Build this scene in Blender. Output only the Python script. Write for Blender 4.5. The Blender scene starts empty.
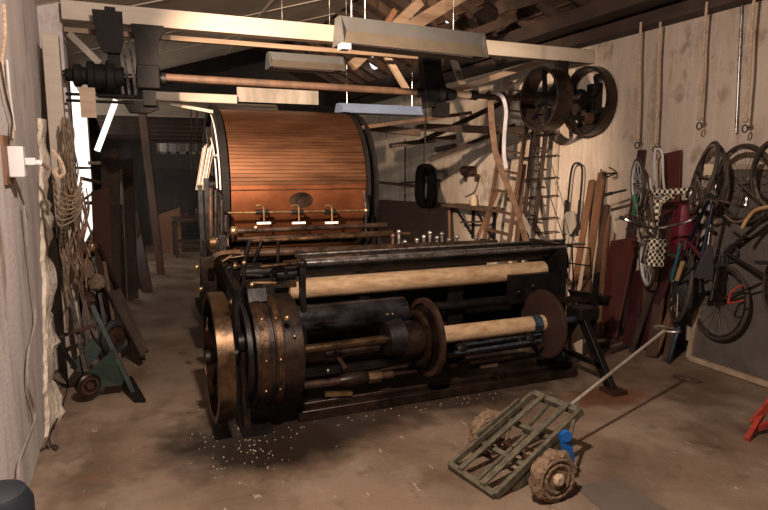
import bpy, bmesh, math, random
from mathutils import Vector as V, Matrix
random.seed(7)
S = bpy.context.scene
COL = S.collection
PI = math.pi

# ------------------------------------------------------------ camera
FOC, CH = 604.0, 1.75
YAW, PIT = math.radians(22.8), math.radians(8.2)
FW = V((math.sin(YAW)*math.cos(PIT), math.cos(YAW)*math.cos(PIT), -math.sin(PIT)))
RT = V((math.cos(YAW), -math.sin(YAW), 0)); UP = RT.cross(FW)
CAM = V((0, 0, CH))
def at(x, y, X=None, Y=None, Z=None):
    d = FW + RT*(x-384)/FOC + UP*(255-y)/FOC
    if X is not None: t = (X-CAM.x)/d.x
    elif Y is not None: t = (Y-CAM.y)/d.y
    else: t = (Z-CAM.z)/d.z
    return CAM + d*t
cd = bpy.data.cameras.new('camera'); cam = bpy.data.objects.new('camera', cd); COL.objects.link(cam)
cd.sensor_width = 36; cd.lens = 36*FOC/768; cd.clip_start = 0.05; cd.clip_end = 200
cam.matrix_world = Matrix.Translation(CAM) @ Matrix((RT, UP, -FW)).transposed().to_4x4()
S.camera = cam

# ------------------------------------------------------------ materials
def mat(name, c1, c2=None, rough=.6, metal=0., scale=6., bump=.15, stretch=(1, 1, 1), detail=6, c3=None, emit=None, sharp=.15, spec=.5, rvar=0.):
    m = bpy.data.materials.new(name); m.use_nodes = True
    nt = m.node_tree; b = nt.nodes['Principled BSDF']; L = nt.links.new
    b.inputs['Roughness'].default_value = rough; b.inputs['Metallic'].default_value = metal
    b.inputs['Specular IOR Level'].default_value = spec
    tc = nt.nodes.new('ShaderNodeTexCoord'); mp = nt.nodes.new('ShaderNodeMapping')
    mp.inputs['Scale'].default_value = stretch; L(tc.outputs['Object'], mp.inputs['Vector'])
    nz = nt.nodes.new('ShaderNodeTexNoise'); nz.inputs['Scale'].default_value = scale; nz.inputs['Detail'].default_value = detail
    nz.inputs['Roughness'].default_value = .65
    L(mp.outputs[0], nz.inputs['Vector'])
    cr = nt.nodes.new('ShaderNodeValToRGB'); e = cr.color_ramp.elements
    e[0].position = .5-sharp; e[1].position = .5+sharp
    c2 = c2 or tuple(k*.55 for k in c1)
    e[0].color = (*c2, 1); e[1].color = (*c1, 1)
    if c3:
        q = cr.color_ramp.elements.new(min(.95, .5+sharp*1.7)); q.color = (*c3, 1)
    L(nz.outputs['Fac'], cr.inputs['Fac']); L(cr.outputs[0], b.inputs['Base Color'])
    if bump:
        bp = nt.nodes.new('ShaderNodeBump'); bp.inputs['Strength'].default_value = bump; bp.inputs['Distance'].default_value = .02
        L(nz.outputs['Fac'], bp.inputs['Height']); L(bp.outputs[0], b.inputs['Normal'])
    if rvar:
        mr = nt.nodes.new('ShaderNodeMapRange'); mr.inputs['From Min'].default_value = .3; mr.inputs['From Max'].default_value = .7
        mr.inputs['To Min'].default_value = max(.05, rough-rvar); mr.inputs['To Max'].default_value = min(1, rough+rvar)
        L(nz.outputs['Fac'], mr.inputs['Value']); L(mr.outputs[0], b.inputs['Roughness'])
    if emit:
        b.inputs['Emission Color'].default_value = (*emit[0], 1); b.inputs['Emission Strength'].default_value = emit[1]
    m['b'] = 1
    return m
M = {}
M['iron'] = mat('black_iron', (.013, .010, .009), (.005, .004, .004), .45, .25, 9, .25, rvar=.15, spec=.35)
M['cast'] = mat('matt_black_cast_iron', (.010, .008, .007), (.004, .003, .003), .7, 0, 9, .25, spec=.15)
M['iron_brown'] = mat('brown_oiled_iron', (.045, .025, .016), (.011, .007, .006), .38, .5, 7, .3, rvar=.15)
M['iron_rust'] = mat('rusty_iron', (.085, .035, .02), (.02, .011, .008), .6, .4, 12, .4)
M['bronze'] = mat('bronze', (.14, .080, .042), (.035, .021, .013), .34, .85, 8, .15, rvar=.12)
M['brass'] = mat('worn_brass', (.62, .42, .22), (.25, .15, .07), .28, .9, 12, .1)
M['steel'] = mat('worn_steel', (.42, .40, .40), (.16, .14, .13), .3, .85, 14, .12, rvar=.12)
M['chrome'] = mat('dull_chrome', (.42, .38, .35), (.12, .10, .085), .26, .95, 20, .05)
M['bluesteel'] = mat('blued_steel', (.12, .16, .22), (.04, .05, .07), .3, .7, 15, .1)
M['cloth'] = mat('cream_cloth', (.62, .43, .25), (.30, .17, .085), .8, 0, 9, .2, (1, 3, 3), sharp=.22)
M['copper'] = mat('copper_slats', (.175, .078, .038), (.10, .043, .022), .46, .85, 3, .08, (.6, 2, 5), sharp=.25, rvar=.1)
M['coppersheet'] = mat('copper_sheet', (.27, .092, .038), (.16, .052, .022), .46, .8, 2.4, .05, sharp=.25, rvar=.1)
M['wood'] = mat('brown_wood', (.11, .056, .031), (.05, .026, .016), .7, 0, 5, .2, (1, 1, .15))
M['woodx'] = mat('brown_timber', (.24, .16, .10), (.10, .06, .035), .7, 0, 5, .2, (.15, 1, 1))
M['orange_wood'] = mat('orange_planks', (.22, .105, .052), (.12, .052, .026), .6, 0, 5, .15, (1, 1, .12))
M['dark_wood'] = mat('dark_wood', (.06, .034, .022), (.022, .013, .010), .7, 0, 5, .25, (1, .3, 1))
M['pale_wood'] = mat('pale_wood', (.42, .31, .22), (.26, .18, .12), .7, 0, 6, .15, (.2, 1, 1))
M['white_beam'] = mat('whitewashed_timber', (.42, .355, .295), (.29, .235, .185), .75, 0, 4, .15, (.25, 1, 1), sharp=.2)
M['red'] = mat('red_boards', (.115, .022, .014), (.06, .013, .009), .5, 0, 4, .1, (1, 1, .3))
M['maroon'] = mat('maroon_boards', (.06, .010, .011), (.03, .006, .007), .5, 0, 4, .1)
M['hardboard'] = mat('brown_hardboard', (.085, .040, .027), (.055, .026, .018), .55, 0, 3, .05)
M['grey_plank'] = mat('grey_plank', (.30, .26, .22), (.16, .13, .105), .8, 0, 6, .2, (1, 1, .2))
M['fixture'] = mat('grey_enamel', (.085, .082, .08), (.068, .065, .062), .35, .2, 3, .03)
M['fixture_in'] = mat('cream_enamel', (.10, .080, .06), (.075, .06, .045), .35, .1, 3, .03)
M['tube_glass'] = mat('fluorescent_glass', (.8, .82, .9), (.75, .78, .85), .15, 0, 3, 0)
M['olive'] = mat('olive_paint', (.125, .108, .066), (.050, .040, .027), .6, 0, 22, .2)
M['green'] = mat('green_paint', (.018, .034, .026), (.009, .016, .013), .5, .1, 12, .2)
M['burlap'] = mat('ragged_sacking', (.30, .20, .12), (.09, .05, .028), .95, 0, 40, .9, sharp=.2)
M['rope'] = mat('jute_rope', (.58, .43, .30), (.33, .22, .14), .9, 0, 60, .5)
M['jute'] = mat('old_jute', (.24, .17, .11), (.09, .06, .04), .95, 0, 30, .8)
M['rubber'] = mat('black_rubber', (.020, .017, .016), (.012, .010, .010), .7, 0, 30, .2)
M['tyre'] = mat('brown_tyre', (.06, .04, .03), (.03, .02, .015), .7, 0, 30, .2)
M['blue'] = mat('blue_paint', (.01, .14, .50), (.01, .09, .3), .4, .1, 10, .05)
M['white'] = mat('white_plastic', (.62, .61, .60), (.52, .50, .48), .4, 0, 6, .02)
M['leather'] = mat('leather_belt', (.17, .10, .06), (.08, .045, .03), .55, 0, 12, .15)
M['whitebelt'] = mat('white_belt', (.42, .39, .42), (.28, .26, .28), .45, 0, 12, .05)
M['bike_blue'] = mat('navy_frame', (.008, .013, .035), (.005, .008, .02), .35, .2, 10, .03)
M['bike_red'] = mat('crimson_frame', (.16, .012, .025), (.08, .008, .014), .35, .2, 10, .03)
M['bike_dark'] = mat('dark_frame', (.04, .032, .030), (.02, .016, .016), .35, .3, 10, .05)
M['teal'] = mat('teal_paint', (.02, .16, .20), (.01, .08, .1), .4, .1, 10, .03)
M['saddle'] = mat('tan_leather', (.45, .28, .13), (.28, .16, .07), .6, 0, 10, .1)
M['orange'] = mat('orange_reflector', (.9, .25, .03), (.7, .16, .02), .3, 0, 10, 0)
M['green_paint'] = mat('bright_green_paint', (.03, .16, .06), (.015, .07, .03), .4, 0, 10, 0)
M['red_paint'] = mat('bright_red_paint', (.45, .05, .03), (.22, .03, .02), .5, 0, 30, .2)
M['mesh_panel'] = mat('dusty_panel', (.115, .092, .078), (.07, .056, .046), .75, 0, 5, .1)
M['cable'] = mat('grey_cable', (.34, .29, .26), (.22, .18, .16), .6, 0, 10, .05)
M['cable_dark'] = mat('dark_cable', (.06, .045, .04), (.03, .02, .02), .6, 0, 10, .05)
M['navy_cover'] = mat('black_cover', (.006, .010, .016), (.004, .006, .010), .6, 0, 8, .05)
M['paper'] = mat('cream_card', (.62, .48, .33), (.5, .38, .26), .8, 0, 8, .05)
M['debris'] = mat('pale_chips', (.55, .46, .36), (.35, .27, .2), .8, 0, 20, .2)
M['sky'] = mat('daylight_pane', (.9, .9, .9), (.9, .9, .9), .5, 0, 1, 0, emit=((1, .93, .84), 1.5))
M['sky2'] = mat('roof_daylight', (.9, .9, .9), (.9, .9, .9), .5, 0, 1, 0, emit=((.86, .92, 1), 1.6))
M['gap_glow'] = mat('gap_glow', (.9, .9, .9), (.9, .9, .9), .5, 0, 1, 0, emit=((1, .96, .9), 1.6))  # glow for the slanting daylight gap on the left, not a lamp

def checker():
    m = mat('checker_pad', (.7, .6, .45), (.6, .5, .4), .6, 0, 8, 0)
    nt = m.node_tree; ck = nt.nodes.new('ShaderNodeTexChecker'); ck.inputs['Scale'].default_value = 34
    ck.inputs['Color1'].default_value = (.72, .63, .47, 1); ck.inputs['Color2'].default_value = (.012, .01, .01, 1)
    tc = [n for n in nt.nodes if n.type == 'TEX_COORD'][0]
    nt.links.new(tc.outputs['Object'], ck.inputs['Vector'])
    nt.links.new(ck.outputs[0], nt.nodes['Principled BSDF'].inputs['Base Color'])
    return m
M['checker'] = checker()

def surf(name, base, spots, rough, bump, boards=None, fine=40):
    """large procedural surface: several noise layers mixed over a base"""
    m = bpy.data.materials.new(name); m.use_nodes = True
    nt = m.node_tree; b = nt.nodes['Principled BSDF']; L = nt.links.new; N = nt.nodes.new
    tc = N('ShaderNodeTexCoord')
    rgb = N('ShaderNodeRGB'); rgb.outputs[0].default_value = (*base, 1); cur = rgb.outputs[0]
    for (col, sc, lo, hi, amt, st) in spots:
        mp = N('ShaderNodeMapping'); mp.inputs['Scale'].default_value = st; mp.inputs['Location'].default_value = (sc*3.1, sc*1.7, sc)
        L(tc.outputs['Object'], mp.inputs['Vector'])
        nz = N('ShaderNodeTexNoise'); nz.inputs['Scale'].default_value = sc; nz.inputs['Detail'].default_value = 8; nz.inputs['Roughness'].default_value = .62
        L(mp.outputs[0], nz.inputs['Vector'])
        mr = N('ShaderNodeMapRange'); mr.inputs['From Min'].default_value = lo; mr.inputs['From Max'].default_value = hi; mr.inputs['To Max'].default_value = amt
        L(nz.outputs['Fac'], mr.inputs['Value'])
        mx = N('ShaderNodeMix'); mx.data_type = 'RGBA'
        L(mr.outputs[0], mx.inputs['Factor']); L(cur, mx.inputs[6]); mx.inputs[7].default_value = (*col, 1); cur = mx.outputs[2]
    nz = N('ShaderNodeTexNoise'); nz.inputs['Scale'].default_value = fine; nz.inputs['Detail'].default_value = 6
    L(tc.outputs['Object'], nz.inputs['Vector'])
    bp = N('ShaderNodeBump'); bp.inputs['Strength'].default_value = bump; bp.inputs['Distance'].default_value = .02
    L(nz.outputs['Fac'], bp.inputs['Height']); L(bp.outputs[0], b.inputs['Normal'])
    b.inputs['Roughness'].default_value = rough
    L(cur, b.inputs['Base Color'])
    return m, nt, cur, tc, b
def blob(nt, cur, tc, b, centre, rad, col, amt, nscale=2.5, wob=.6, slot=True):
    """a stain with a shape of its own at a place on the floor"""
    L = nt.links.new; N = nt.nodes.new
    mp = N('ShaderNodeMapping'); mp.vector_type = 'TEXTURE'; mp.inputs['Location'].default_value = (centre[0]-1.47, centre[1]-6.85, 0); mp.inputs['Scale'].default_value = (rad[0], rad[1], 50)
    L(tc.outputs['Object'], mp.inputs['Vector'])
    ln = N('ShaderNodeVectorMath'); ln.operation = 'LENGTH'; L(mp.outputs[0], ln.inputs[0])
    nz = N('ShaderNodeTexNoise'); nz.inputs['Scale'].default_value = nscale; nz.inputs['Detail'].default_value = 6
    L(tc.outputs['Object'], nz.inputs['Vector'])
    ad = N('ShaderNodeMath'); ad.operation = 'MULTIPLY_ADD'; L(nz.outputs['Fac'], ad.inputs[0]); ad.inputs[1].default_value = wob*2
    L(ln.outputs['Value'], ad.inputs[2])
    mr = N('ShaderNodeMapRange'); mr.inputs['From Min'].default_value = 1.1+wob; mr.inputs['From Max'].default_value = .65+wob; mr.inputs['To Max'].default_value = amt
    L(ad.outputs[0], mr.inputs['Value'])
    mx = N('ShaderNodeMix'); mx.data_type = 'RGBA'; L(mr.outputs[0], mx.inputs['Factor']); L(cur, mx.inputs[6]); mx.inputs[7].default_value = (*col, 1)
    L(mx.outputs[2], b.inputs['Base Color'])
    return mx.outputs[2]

fm, nt, cur, tc, b = surf('concrete_floor', (.215, .150, .104), [
    ((.11, .070, .047), 1.1, .44, .60, .8, (1, 1, 1)),
    ((.32, .24, .175), 2.3, .50, .68, .7, (1, .6, 1)),
    ((.06, .038, .026), 5, .58, .72, .55, (1, 1, 1)),
    ((.20, .09, .045), 3.1, .60, .75, .5, (1, 1, 1)),
    ((.50, .42, .36), 9, .665, .70, .7, (1.6, .5, 1)),
    ((.70, .62, .55), 26, .70, .74, .6, (1, .5, 1))], .55, .22)
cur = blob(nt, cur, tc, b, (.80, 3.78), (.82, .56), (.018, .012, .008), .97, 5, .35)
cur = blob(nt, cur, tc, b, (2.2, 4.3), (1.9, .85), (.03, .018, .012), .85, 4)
cur = blob(nt, cur, tc, b, (3.35, 3.45), (.38, .22), (.13, .045, .018), .8, 6)
nzr = nt.nodes.new('ShaderNodeTexNoise'); nzr.inputs['Scale'].default_value = 2.2; nzr.inputs['Detail'].default_value = 6
nt.links.new(tc.outputs['Object'], nzr.inputs['Vector'])
mrr = nt.nodes.new('ShaderNodeMapRange'); mrr.inputs['From Min'].default_value = .4; mrr.inputs['From Max'].default_value = .65; mrr.inputs['To Min'].default_value = .32; mrr.inputs['To Max'].default_value = .75
nt.links.new(nzr.outputs['Fac'], mrr.inputs['Value']); nt.links.new(mrr.outputs[0], b.inputs['Roughness'])
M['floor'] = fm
M['slab'] = surf('patch_concrete', (.12, .095, .075), [((.07, .055, .045), 3, .45, .65, .6, (1, 1, 1)), ((.3, .25, .2), 9, .66, .7, .5, (1, 1, 1))], .6, .2)[0]
M['wall'] = surf('whitewashed_board_marked_wall', (.50, .41, .335), [
    ((.17, .115, .075), 3.2, .56, .66, .65, (1, 1, .8)),
    ((.12, .08, .055), 11, .64, .70, .6, (1, 1, .9)),
    ((.33, .25, .185), 1.6, .42, .64, .7, (1, 1, .6)),
    ((.60, .50, .415), 5, .50, .62, .5, (1, 3, .25)),
    ((.25, .18, .12), 4, .60, .72, .6, (1, 1.6, .35)),
    ((.30, .21, .11), .7, .58, .75, .5, (1, 1, .5)),
    ((.10, .07, .05), 18, .68, .74, .7, (1, 1, 1))], .85, .35, fine=22)[0]
M['pier'] = surf('grey_plaster_pier', (.60, .54, .52), [
    ((.32, .28, .27), 2.2, .45, .64, .7, (1, 2.2, .4)),
    ((.62, .56, .53), 7, .52, .66, .6, (1, 4, .2)),
    ((.22, .12, .07), 2.5, .58, .68, .7, (1, 1, .5)),
    ((.15, .12, .11), 16, .68, .76, .5, (1, 3, .5))], .85, .3, fine=30)[0]
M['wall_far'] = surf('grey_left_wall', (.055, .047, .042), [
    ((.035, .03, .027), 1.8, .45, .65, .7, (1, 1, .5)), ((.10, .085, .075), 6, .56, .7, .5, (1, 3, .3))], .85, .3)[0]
M['lining'] = surf('ceiling_lining', (.66, .55, .44), [
    ((.42, .34, .26), 1.2, .42, .62, .7, (1, .6, 1)),
    ((.52, .44, .35), 6, .52, .68, .5, (1, 1, 1)),
    ((.14, .10, .075), 9, .66, .72, .5, (1, .3, 1))], .85, .4, fine=14)[0]
M['plaster_edge'] = surf('crumbling_plaster', (.78, .68, .56), [
    ((.42, .33, .25), 5, .42, .62, .7, (1, 1, .5)), ((.25, .17, .12), 14, .56, .7, .7, (1, 1, .5))], .9, .9, fine=26)[0]
M['tiles'] = surf('clay_tiles', (.09, .045, .030), [
    ((.04, .022, .016), 3, .42, .62, .8, (1, 1, 1)), ((.16, .08, .05), 8, .55, .7, .6, (1, 1, 1))], .8, .5)[0]

# ------------------------------------------------------------ mesh builder
def frame(d):
    d = d.normalized(); a = V((0, 0, 1)) if abs(d.z) < .95 else V((1, 0, 0))
    u = d.cross(a).normalized(); return d, u, u.cross(d).normalized()
class MB:
    def __init__(s): s.v = []; s.f = []
    def add(s, vs, fs):
        n = len(s.v); s.v += [V(p) for p in vs]; s.f += [tuple(i+n for i in f) for f in fs]; return s
    def box(s, a, b):
        x0, y0, z0 = [min(a[i], b[i]) for i in range(3)]; x1, y1, z1 = [max(a[i], b[i]) for i in range(3)]
        vs = [(x, y, z) for z in (z0, z1) for y in (y0, y1) for x in (x0, x1)]
        return s.add(vs, [(0, 2, 3, 1), (4, 5, 7, 6), (0, 1, 5, 4), (2, 6, 7, 3), (0, 4, 6, 2), (1, 3, 7, 5)])
    def bar(s, p, q, w, h, up=None):
        """oriented bar p->q, w across, h along 'up'"""
        p, q = V(p), V(q); d = (q-p).normalized()
        up = V(up) if up is not None else (V((0, 0, 1)) if abs(d.z) < .9 else V((1, 0, 0)))
        u = d.cross(up).normalized(); n = u.cross(d).normalized()
        vs = [c + u*(sx*w/2) + n*(sz*h/2) for c in (p, q) for sz in (-1, 1) for sx in (-1, 1)]
        return s.add(vs, [(0, 1, 3, 2), (4, 6, 7, 5), (0, 4, 5, 1), (2, 3, 7, 6), (0, 2, 6, 4), (1, 5, 7, 3)])
    def lathe(s, p, axis, prof, n=24, rfun=None):
        p = V(p); d, u, w = frame(V(axis)); k = len(prof); vs = []
        for (t, r) in prof:
            for i in range(n):
                a = 2*PI*i/n; rr = r*(rfun(a, t) if rfun else 1)
                vs.append(p + d*t + u*(math.cos(a)*rr) + w*(math.sin(a)*rr))
        fs = [(j*n+i, j*n+(i+1) % n, (j+1)*n+(i+1) % n, (j+1)*n+i) for j in range(k-1) for i in range(n)]
        fs.append(tuple(range(n))[::-1]); fs.append(tuple(range((k-1)*n, k*n)))
        return s.add(vs, fs)
    def tube(s, p, q, r, r2=None, n=12):
        p, q = V(p), V(q); r2 = r if r2 is None else r2
        return s.lathe(p, q-p, [(0, r), ((q-p).length, r2)], n)
    def ring(s, c, axis, ro, ri, w, n=40):
        """flat-rimmed ring centred on c, width w along the axis"""
        c = V(c); d, u, x = frame(V(axis)); vs = []
        for (t, r) in ((-w/2, ri), (-w/2, ro), (w/2, ro), (w/2, ri)):
            for i in range(n):
                a = 2*PI*i/n; vs.append(c + d*t + u*math.cos(a)*r + x*math.sin(a)*r)
        fs = [(j*n+i, j*n+(i+1) % n, ((j+1) % 4)*n+(i+1) % n, ((j+1) % 4)*n+i) for j in range(4) for i in range(n)]
        return s.add(vs, fs)
    def torus(s, c, axis, R, r, n=32, m=8, jit=0):
        c = V(c); d, u, x = frame(V(axis)); vs = []
        for i in range(n):
            a = 2*PI*i/n; e = u*math.cos(a) + x*math.sin(a)
            for j in range(m):
                b_ = 2*PI*j/m; rr = r*(1+jit*(random.random()-.5))
                vs.append(c + e*(R+rr*math.cos(b_)) + d*rr*math.sin(b_))
        return s.add(vs, [(i*m+j, i*m+(j+1) % m, ((i+1) % n)*m+(j+1) % m, ((i+1) % n)*m+j) for i in range(n) for j in range(m)])
    def path(s, pts, r, m=6, sub=5, closed=False, flat=None):
        pts = [V(p) for p in pts]
        P = []
        n = len(pts)
        if n > 2 and sub > 1:
            rng = range(n if closed else n-1)
            for i in rng:
                p0 = pts[(i-1) % n] if (closed or i > 0) else pts[0]; p1 = pts[i]; p2 = pts[(i+1) % n]
                p3 = pts[(i+2) % n] if (closed or i+2 < n) else pts[-1]
                for k in range(sub):
                    t = k/sub
                    P.append(.5*((2*p1)+(p2-p0)*t+(2*p0-5*p1+4*p2-p3)*t*t+(3*p1-p0-3*p2+p3)*t**3))
            if not closed: P.append(pts[-1])
        else: P = pts
        k = len(P); vs = []; u = None
        for i, p in enumerate(P):
            d = (P[(i+1) % k] if (closed or i < k-1) else p) - (P[i-1] if (closed or i > 0) else p)
            d = d.normalized() if d.length > 1e-9 else V((0, 0, 1))
            if flat is not None:
                fl = V(flat); u = (fl - d*fl.dot(d)).normalized(); w = d.cross(u)
                for (a, b_) in ((-1, -1), (1, -1), (1, 1), (-1, 1)): vs.append(p + u*a*r[0] + w*b_*r[1])
            else:
                if u is None: _, u, _ = frame(d)
                u = (u - d*u.dot(d)).normalized(); w = d.cross(u)
                for j in range(m): a = 2*PI*j/m; vs.append(p + u*math.cos(a)*r + w*math.sin(a)*r)
        mm = 4 if flat is not None else m
        rr = range(k) if closed else range(k-1)
        fs = [(i*mm+j, i*mm+(j+1) % mm, ((i+1) % k)*mm+(j+1) % mm, ((i+1) % k)*mm+j) for i in rr for j in range(mm)]
        if not closed: fs += [tuple(range(mm))[::-1], tuple(range((k-1)*mm, k*mm))]
        return s.add(vs, fs)
    def prism(s, pts, off):
        """polygon of 3D points extruded by vector off"""
        n = len(pts); off = V(off)
        return s.add([V(p) for p in pts]+[V(p)+off for p in pts],
                     [tuple(range(n))[::-1], tuple(range(n, 2*n))]+[(i, (i+1) % n, (i+1) % n+n, i+n) for i in range(n)])
    def ball(s, c, r, n=12):
        k = 7
        return s.lathe(V(c)-V((0, 0, r)), (0, 0, 1), [(r-r*math.cos(PI*j/k), max(r*math.sin(PI*j/k), r*.02)) for j in range(k+1)], n)
    def jitter(s, a):
        for p in s.v: p += V((random.uniform(-a, a), random.uniform(-a, a), random.uniform(-a, a)))
        return s
    def build(s, name, m, parent=None, bevel=0., label=None):
        root = parent
        while root is not None and root.parent: root = root.parent
        me = bpy.data.meshes.new(name); o = bpy.data.objects.new(name, me); COL.objects.link(o)
        if root is not None: off = root.location.copy(); o.parent = parent
        else:
            xs = [p.x for p in s.v]; ys = [p.y for p in s.v]; zs = [p.z for p in s.v]
            off = V(((min(xs)+max(xs))/2, (min(ys)+max(ys))/2, min(zs))); o.location = off
        me.from_pydata([p-off for p in s.v], [], s.f)
        bm = bmesh.new(); bm.from_mesh(me); bmesh.ops.recalc_face_normals(bm, faces=bm.faces); bm.to_mesh(me); bm.free()
        me.polygons.foreach_set('use_smooth', [True]*len(me.polygons)); me.set_sharp_from_angle(angle=.6)
        me.materials.append(M[m] if isinstance(m, str) else m)
        if bevel:
            q = o.modifiers.new('bevel', 'BEVEL'); q.width = bevel; q.segments = 2; q.limit_method = 'ANGLE'
        if label: o['label'] = label
        return o
def thing(name, label, cat, loc, group=None):
    o = bpy.data.objects.new(name, None); COL.objects.link(o); o.location = V(loc); o.empty_display_size = .1
    o['label'] = label; o['category'] = cat
    if group: o['group'] = group
    return o
def tag(o, label, cat, group=None, kind=None):
    o['label'] = label; o['category'] = cat
    if group: o['group'] = group
    if kind: o['kind'] = kind
    return o
def struct(o, label=None):
    o['kind'] = 'structure'
    if label: o['label'] = label
    return o
def P(*a): return V(a)

XR = 4.99
# ------------------------------------------------------------ setting
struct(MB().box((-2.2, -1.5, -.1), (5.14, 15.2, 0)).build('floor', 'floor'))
struct(MB().box((XR, -1.5, -.1), (XR+.2, 15.2, 3.14)).build('wall_right', 'wall'))
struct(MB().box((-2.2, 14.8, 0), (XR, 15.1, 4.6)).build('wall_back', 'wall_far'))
# left side: plastered pier close to the camera, recessed wall behind it with an open slit of daylight
pe = [at(x, y, X=-.60) for x, y in ((50, 446), (46, 330), (43, 200), (41, 120), (42, 40), (42, -8))]
pe[0].z = -.05
struct(MB().prism([(-.6, .6, -.05)]+pe+[(-.6, pe[-1].y+.15, 4.2), (-.6, .6, 4.2)], (-.6, 0, 0)).build('wall_left_pier', 'pier'))
def pier_y(z):
    for a_, b2_ in zip(pe, pe[1:]):
        if a_.z <= z <= b2_.z: return a_.y+(b2_.y-a_.y)*(z-a_.z)/(b2_.z-a_.z)
    return pe[-1].y
w = MB()
w.box((-1.0, 3.8, -.05), (-.68, 9.5, 3.4)); w.box((-1.0, 13.6, -.05), (-.68, 14.8, 3.4))
w.box((-1.0, 9.5, -.05), (-.68, 13.6, .55)); w.box((-1.0, 9.5, 3.3), (-.68, 13.6, 3.4))
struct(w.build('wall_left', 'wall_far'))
w1 = struct(MB().box((-.70, 9.5, .5), (-.685, 13.6, 3.3)).build('window_1', 'sky'))
fr = MB()
for y in (9.52, 13.58): fr.box((-.685, y-.03, .55), (-.66, y+.03, 3.2))
for z in (.57, 1.25, 1.75): fr.box((-.685, 9.5, z-.02), (-.665, 13.6, z+.02))
fr.build('window_frame', 'dark_wood', w1)
# rough plaster edge on the pier corner
e = MB(); n = 46; ring = []
vs = []; fs = []
for i in range(n+1):
    z = 2.12*i/n; wob = .022*math.sin(i*.7)+random.uniform(-.016, .016)
    fl = .10*max(0, 1-i/7); y0_ = pier_y(z)-4.30
    for (x, y) in ((-.60, 4.10+wob*1.5-.3*fl), (-.575, 4.12+wob-.3*fl), (-.56+wob*.3, 4.24), (-.555+wob+fl*.3, 4.36), (-.60+wob, 4.42+wob+fl*.3), (-.68, 4.40)):
        vs.append((x+random.uniform(-.006, .006), y+y0_+random.uniform(-.012, .012), z))
for i in range(n):
    for j in range(6): fs.append((i*6+j, i*6+(j+1) % 6, (i+1)*6+(j+1) % 6, (i+1)*6+j))
fs.append(tuple(range(6))); fs.append(tuple(range(n*6, n*6+6)))
struct(MB().add(vs, fs).build('trim_1', 'plaster_edge'))

# ceiling: sloping boarded lining over the left, tiled roof over the right
def lz(x): return 3.22 + .30*x
YE = 11.3
lin = MB().prism([(-1.4, -1, lz(-1.4)), (3.2, -1, lz(3.2)), (3.2, YE, lz(3.2)), (-1.4, YE, lz(-1.4))], (0, 0, .03))
for y in (2.4, 3.9, 6.4, 8.1, 9.5): lin.bar((-1.3, y, lz(-1.3)-.002), (3.15, y, lz(3.15)-.002), .03, .012)
for x in (.5, 1.7): lin.bar((x, -1, lz(x)-.002), (x, YE, lz(x)-.002), .03, .012)
lin.prism([(-1.4, YE, lz(-1.4)), (-.45, YE, lz(-.45)), (-.45, 14.8, lz(-.45)), (-1.4, 14.8, lz(-1.4))], (0, 0, .03))
struct(lin.build('ceiling', 'lining'))
struct(MB().prism([(-.45, YE, 2.86), (2.6, YE, 2.86), (2.6, 14.8, 2.42), (-.45, 14.8, 2.42)], (0, 0, .04)).build('ceiling_far', 'lining'))
rz = lambda x: 3.36 + (XR-x)*.52
struct(MB().prism([(1.2, 4.9, rz(1.2)), (XR+.2, 4.9, rz(XR+.2)), (XR+.2, 15, rz(XR+.2)), (1.2, 15, rz(1.2))], (0, 0, .06)).build('ceiling_tiled', 'tiles'))
struct(MB().prism([(3.2, -1, rz(3.2)), (XR+.2, -1, rz(XR+.2)), (XR+.2, 4.9, rz(XR+.2)), (3.2, 4.9, rz(3.2))], (0, 0, .06)).build('ceiling_front', 'tiles'))
# rafters
first = None
k = 0
ys = [3.3+.52*i for i in range(20)]
for y in ys:
    mb = MB().bar((1.4, y, rz(1.4)-.07), (XR-.02, y, rz(XR-.02)-.07), .07, .12)
    o = mb.build('rafter', 'dark_wood' if k % 2 else 'wood', None)
    tag(o, 'sloping timber rafter under the tiled roof above the right wall', 'rafter', 'rafters under the tiled roof'); k += 1
for i in range(9):
    x = 4.6-.42*i
    o = MB().bar((x, 3.1, rz(x)-.012), (x, 13.8, rz(x)-.012), .05, .02).build('tile_batten', 'wood')
    tag(o, 'thin batten running under the clay tiles across the rafters', 'batten', 'battens under the roof tiles')
o = MB().box((4.80, 1.2, 3.14), (XR+.1, 14.5, 3.27)).build('wall_plate', 'dark_wood', bevel=.008)
tag(o, 'dark timber wall plate lying along the top of the right wall', 'beam')
o = MB().box((4.50, 1.2, 3.28), (4.76, 14.5, 3.44)).build('purlin', 'dark_wood', bevel=.008)
tag(o, 'dark brown roof timber just above and inside the wall plate', 'beam')
# small roof openings with daylight
def quad(name, pts, m):
    return struct(MB().prism(pts, (0, 0, .01)).build(name, m))
def onroof(x, y):
    d = FW + RT*(x-384)/FOC + UP*(255-y)/FOC
    t = (3.36+XR*.52-.03 - CH)/(d.z+.52*d.x); return CAM+d*t
quad('window_2', [onroof(365, 55), onroof(371, 54), onroof(379, 68), onroof(373, 70)], 'sky2')
quad('window_3', [onroof(445, 18), onroof(449, 18), onroof(449.5, 23), onroof(446, 23)], 'sky2')

# floor slab patch
a, b_, c, d = [at(x, y, Z=.001) for x, y in ((575, 487), (616, 478), (700, 530), (640, 545))]
struct(MB().prism([a, b_, c, d], (0, 0, .003)).build('floor_patch', 'slab'))

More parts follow.
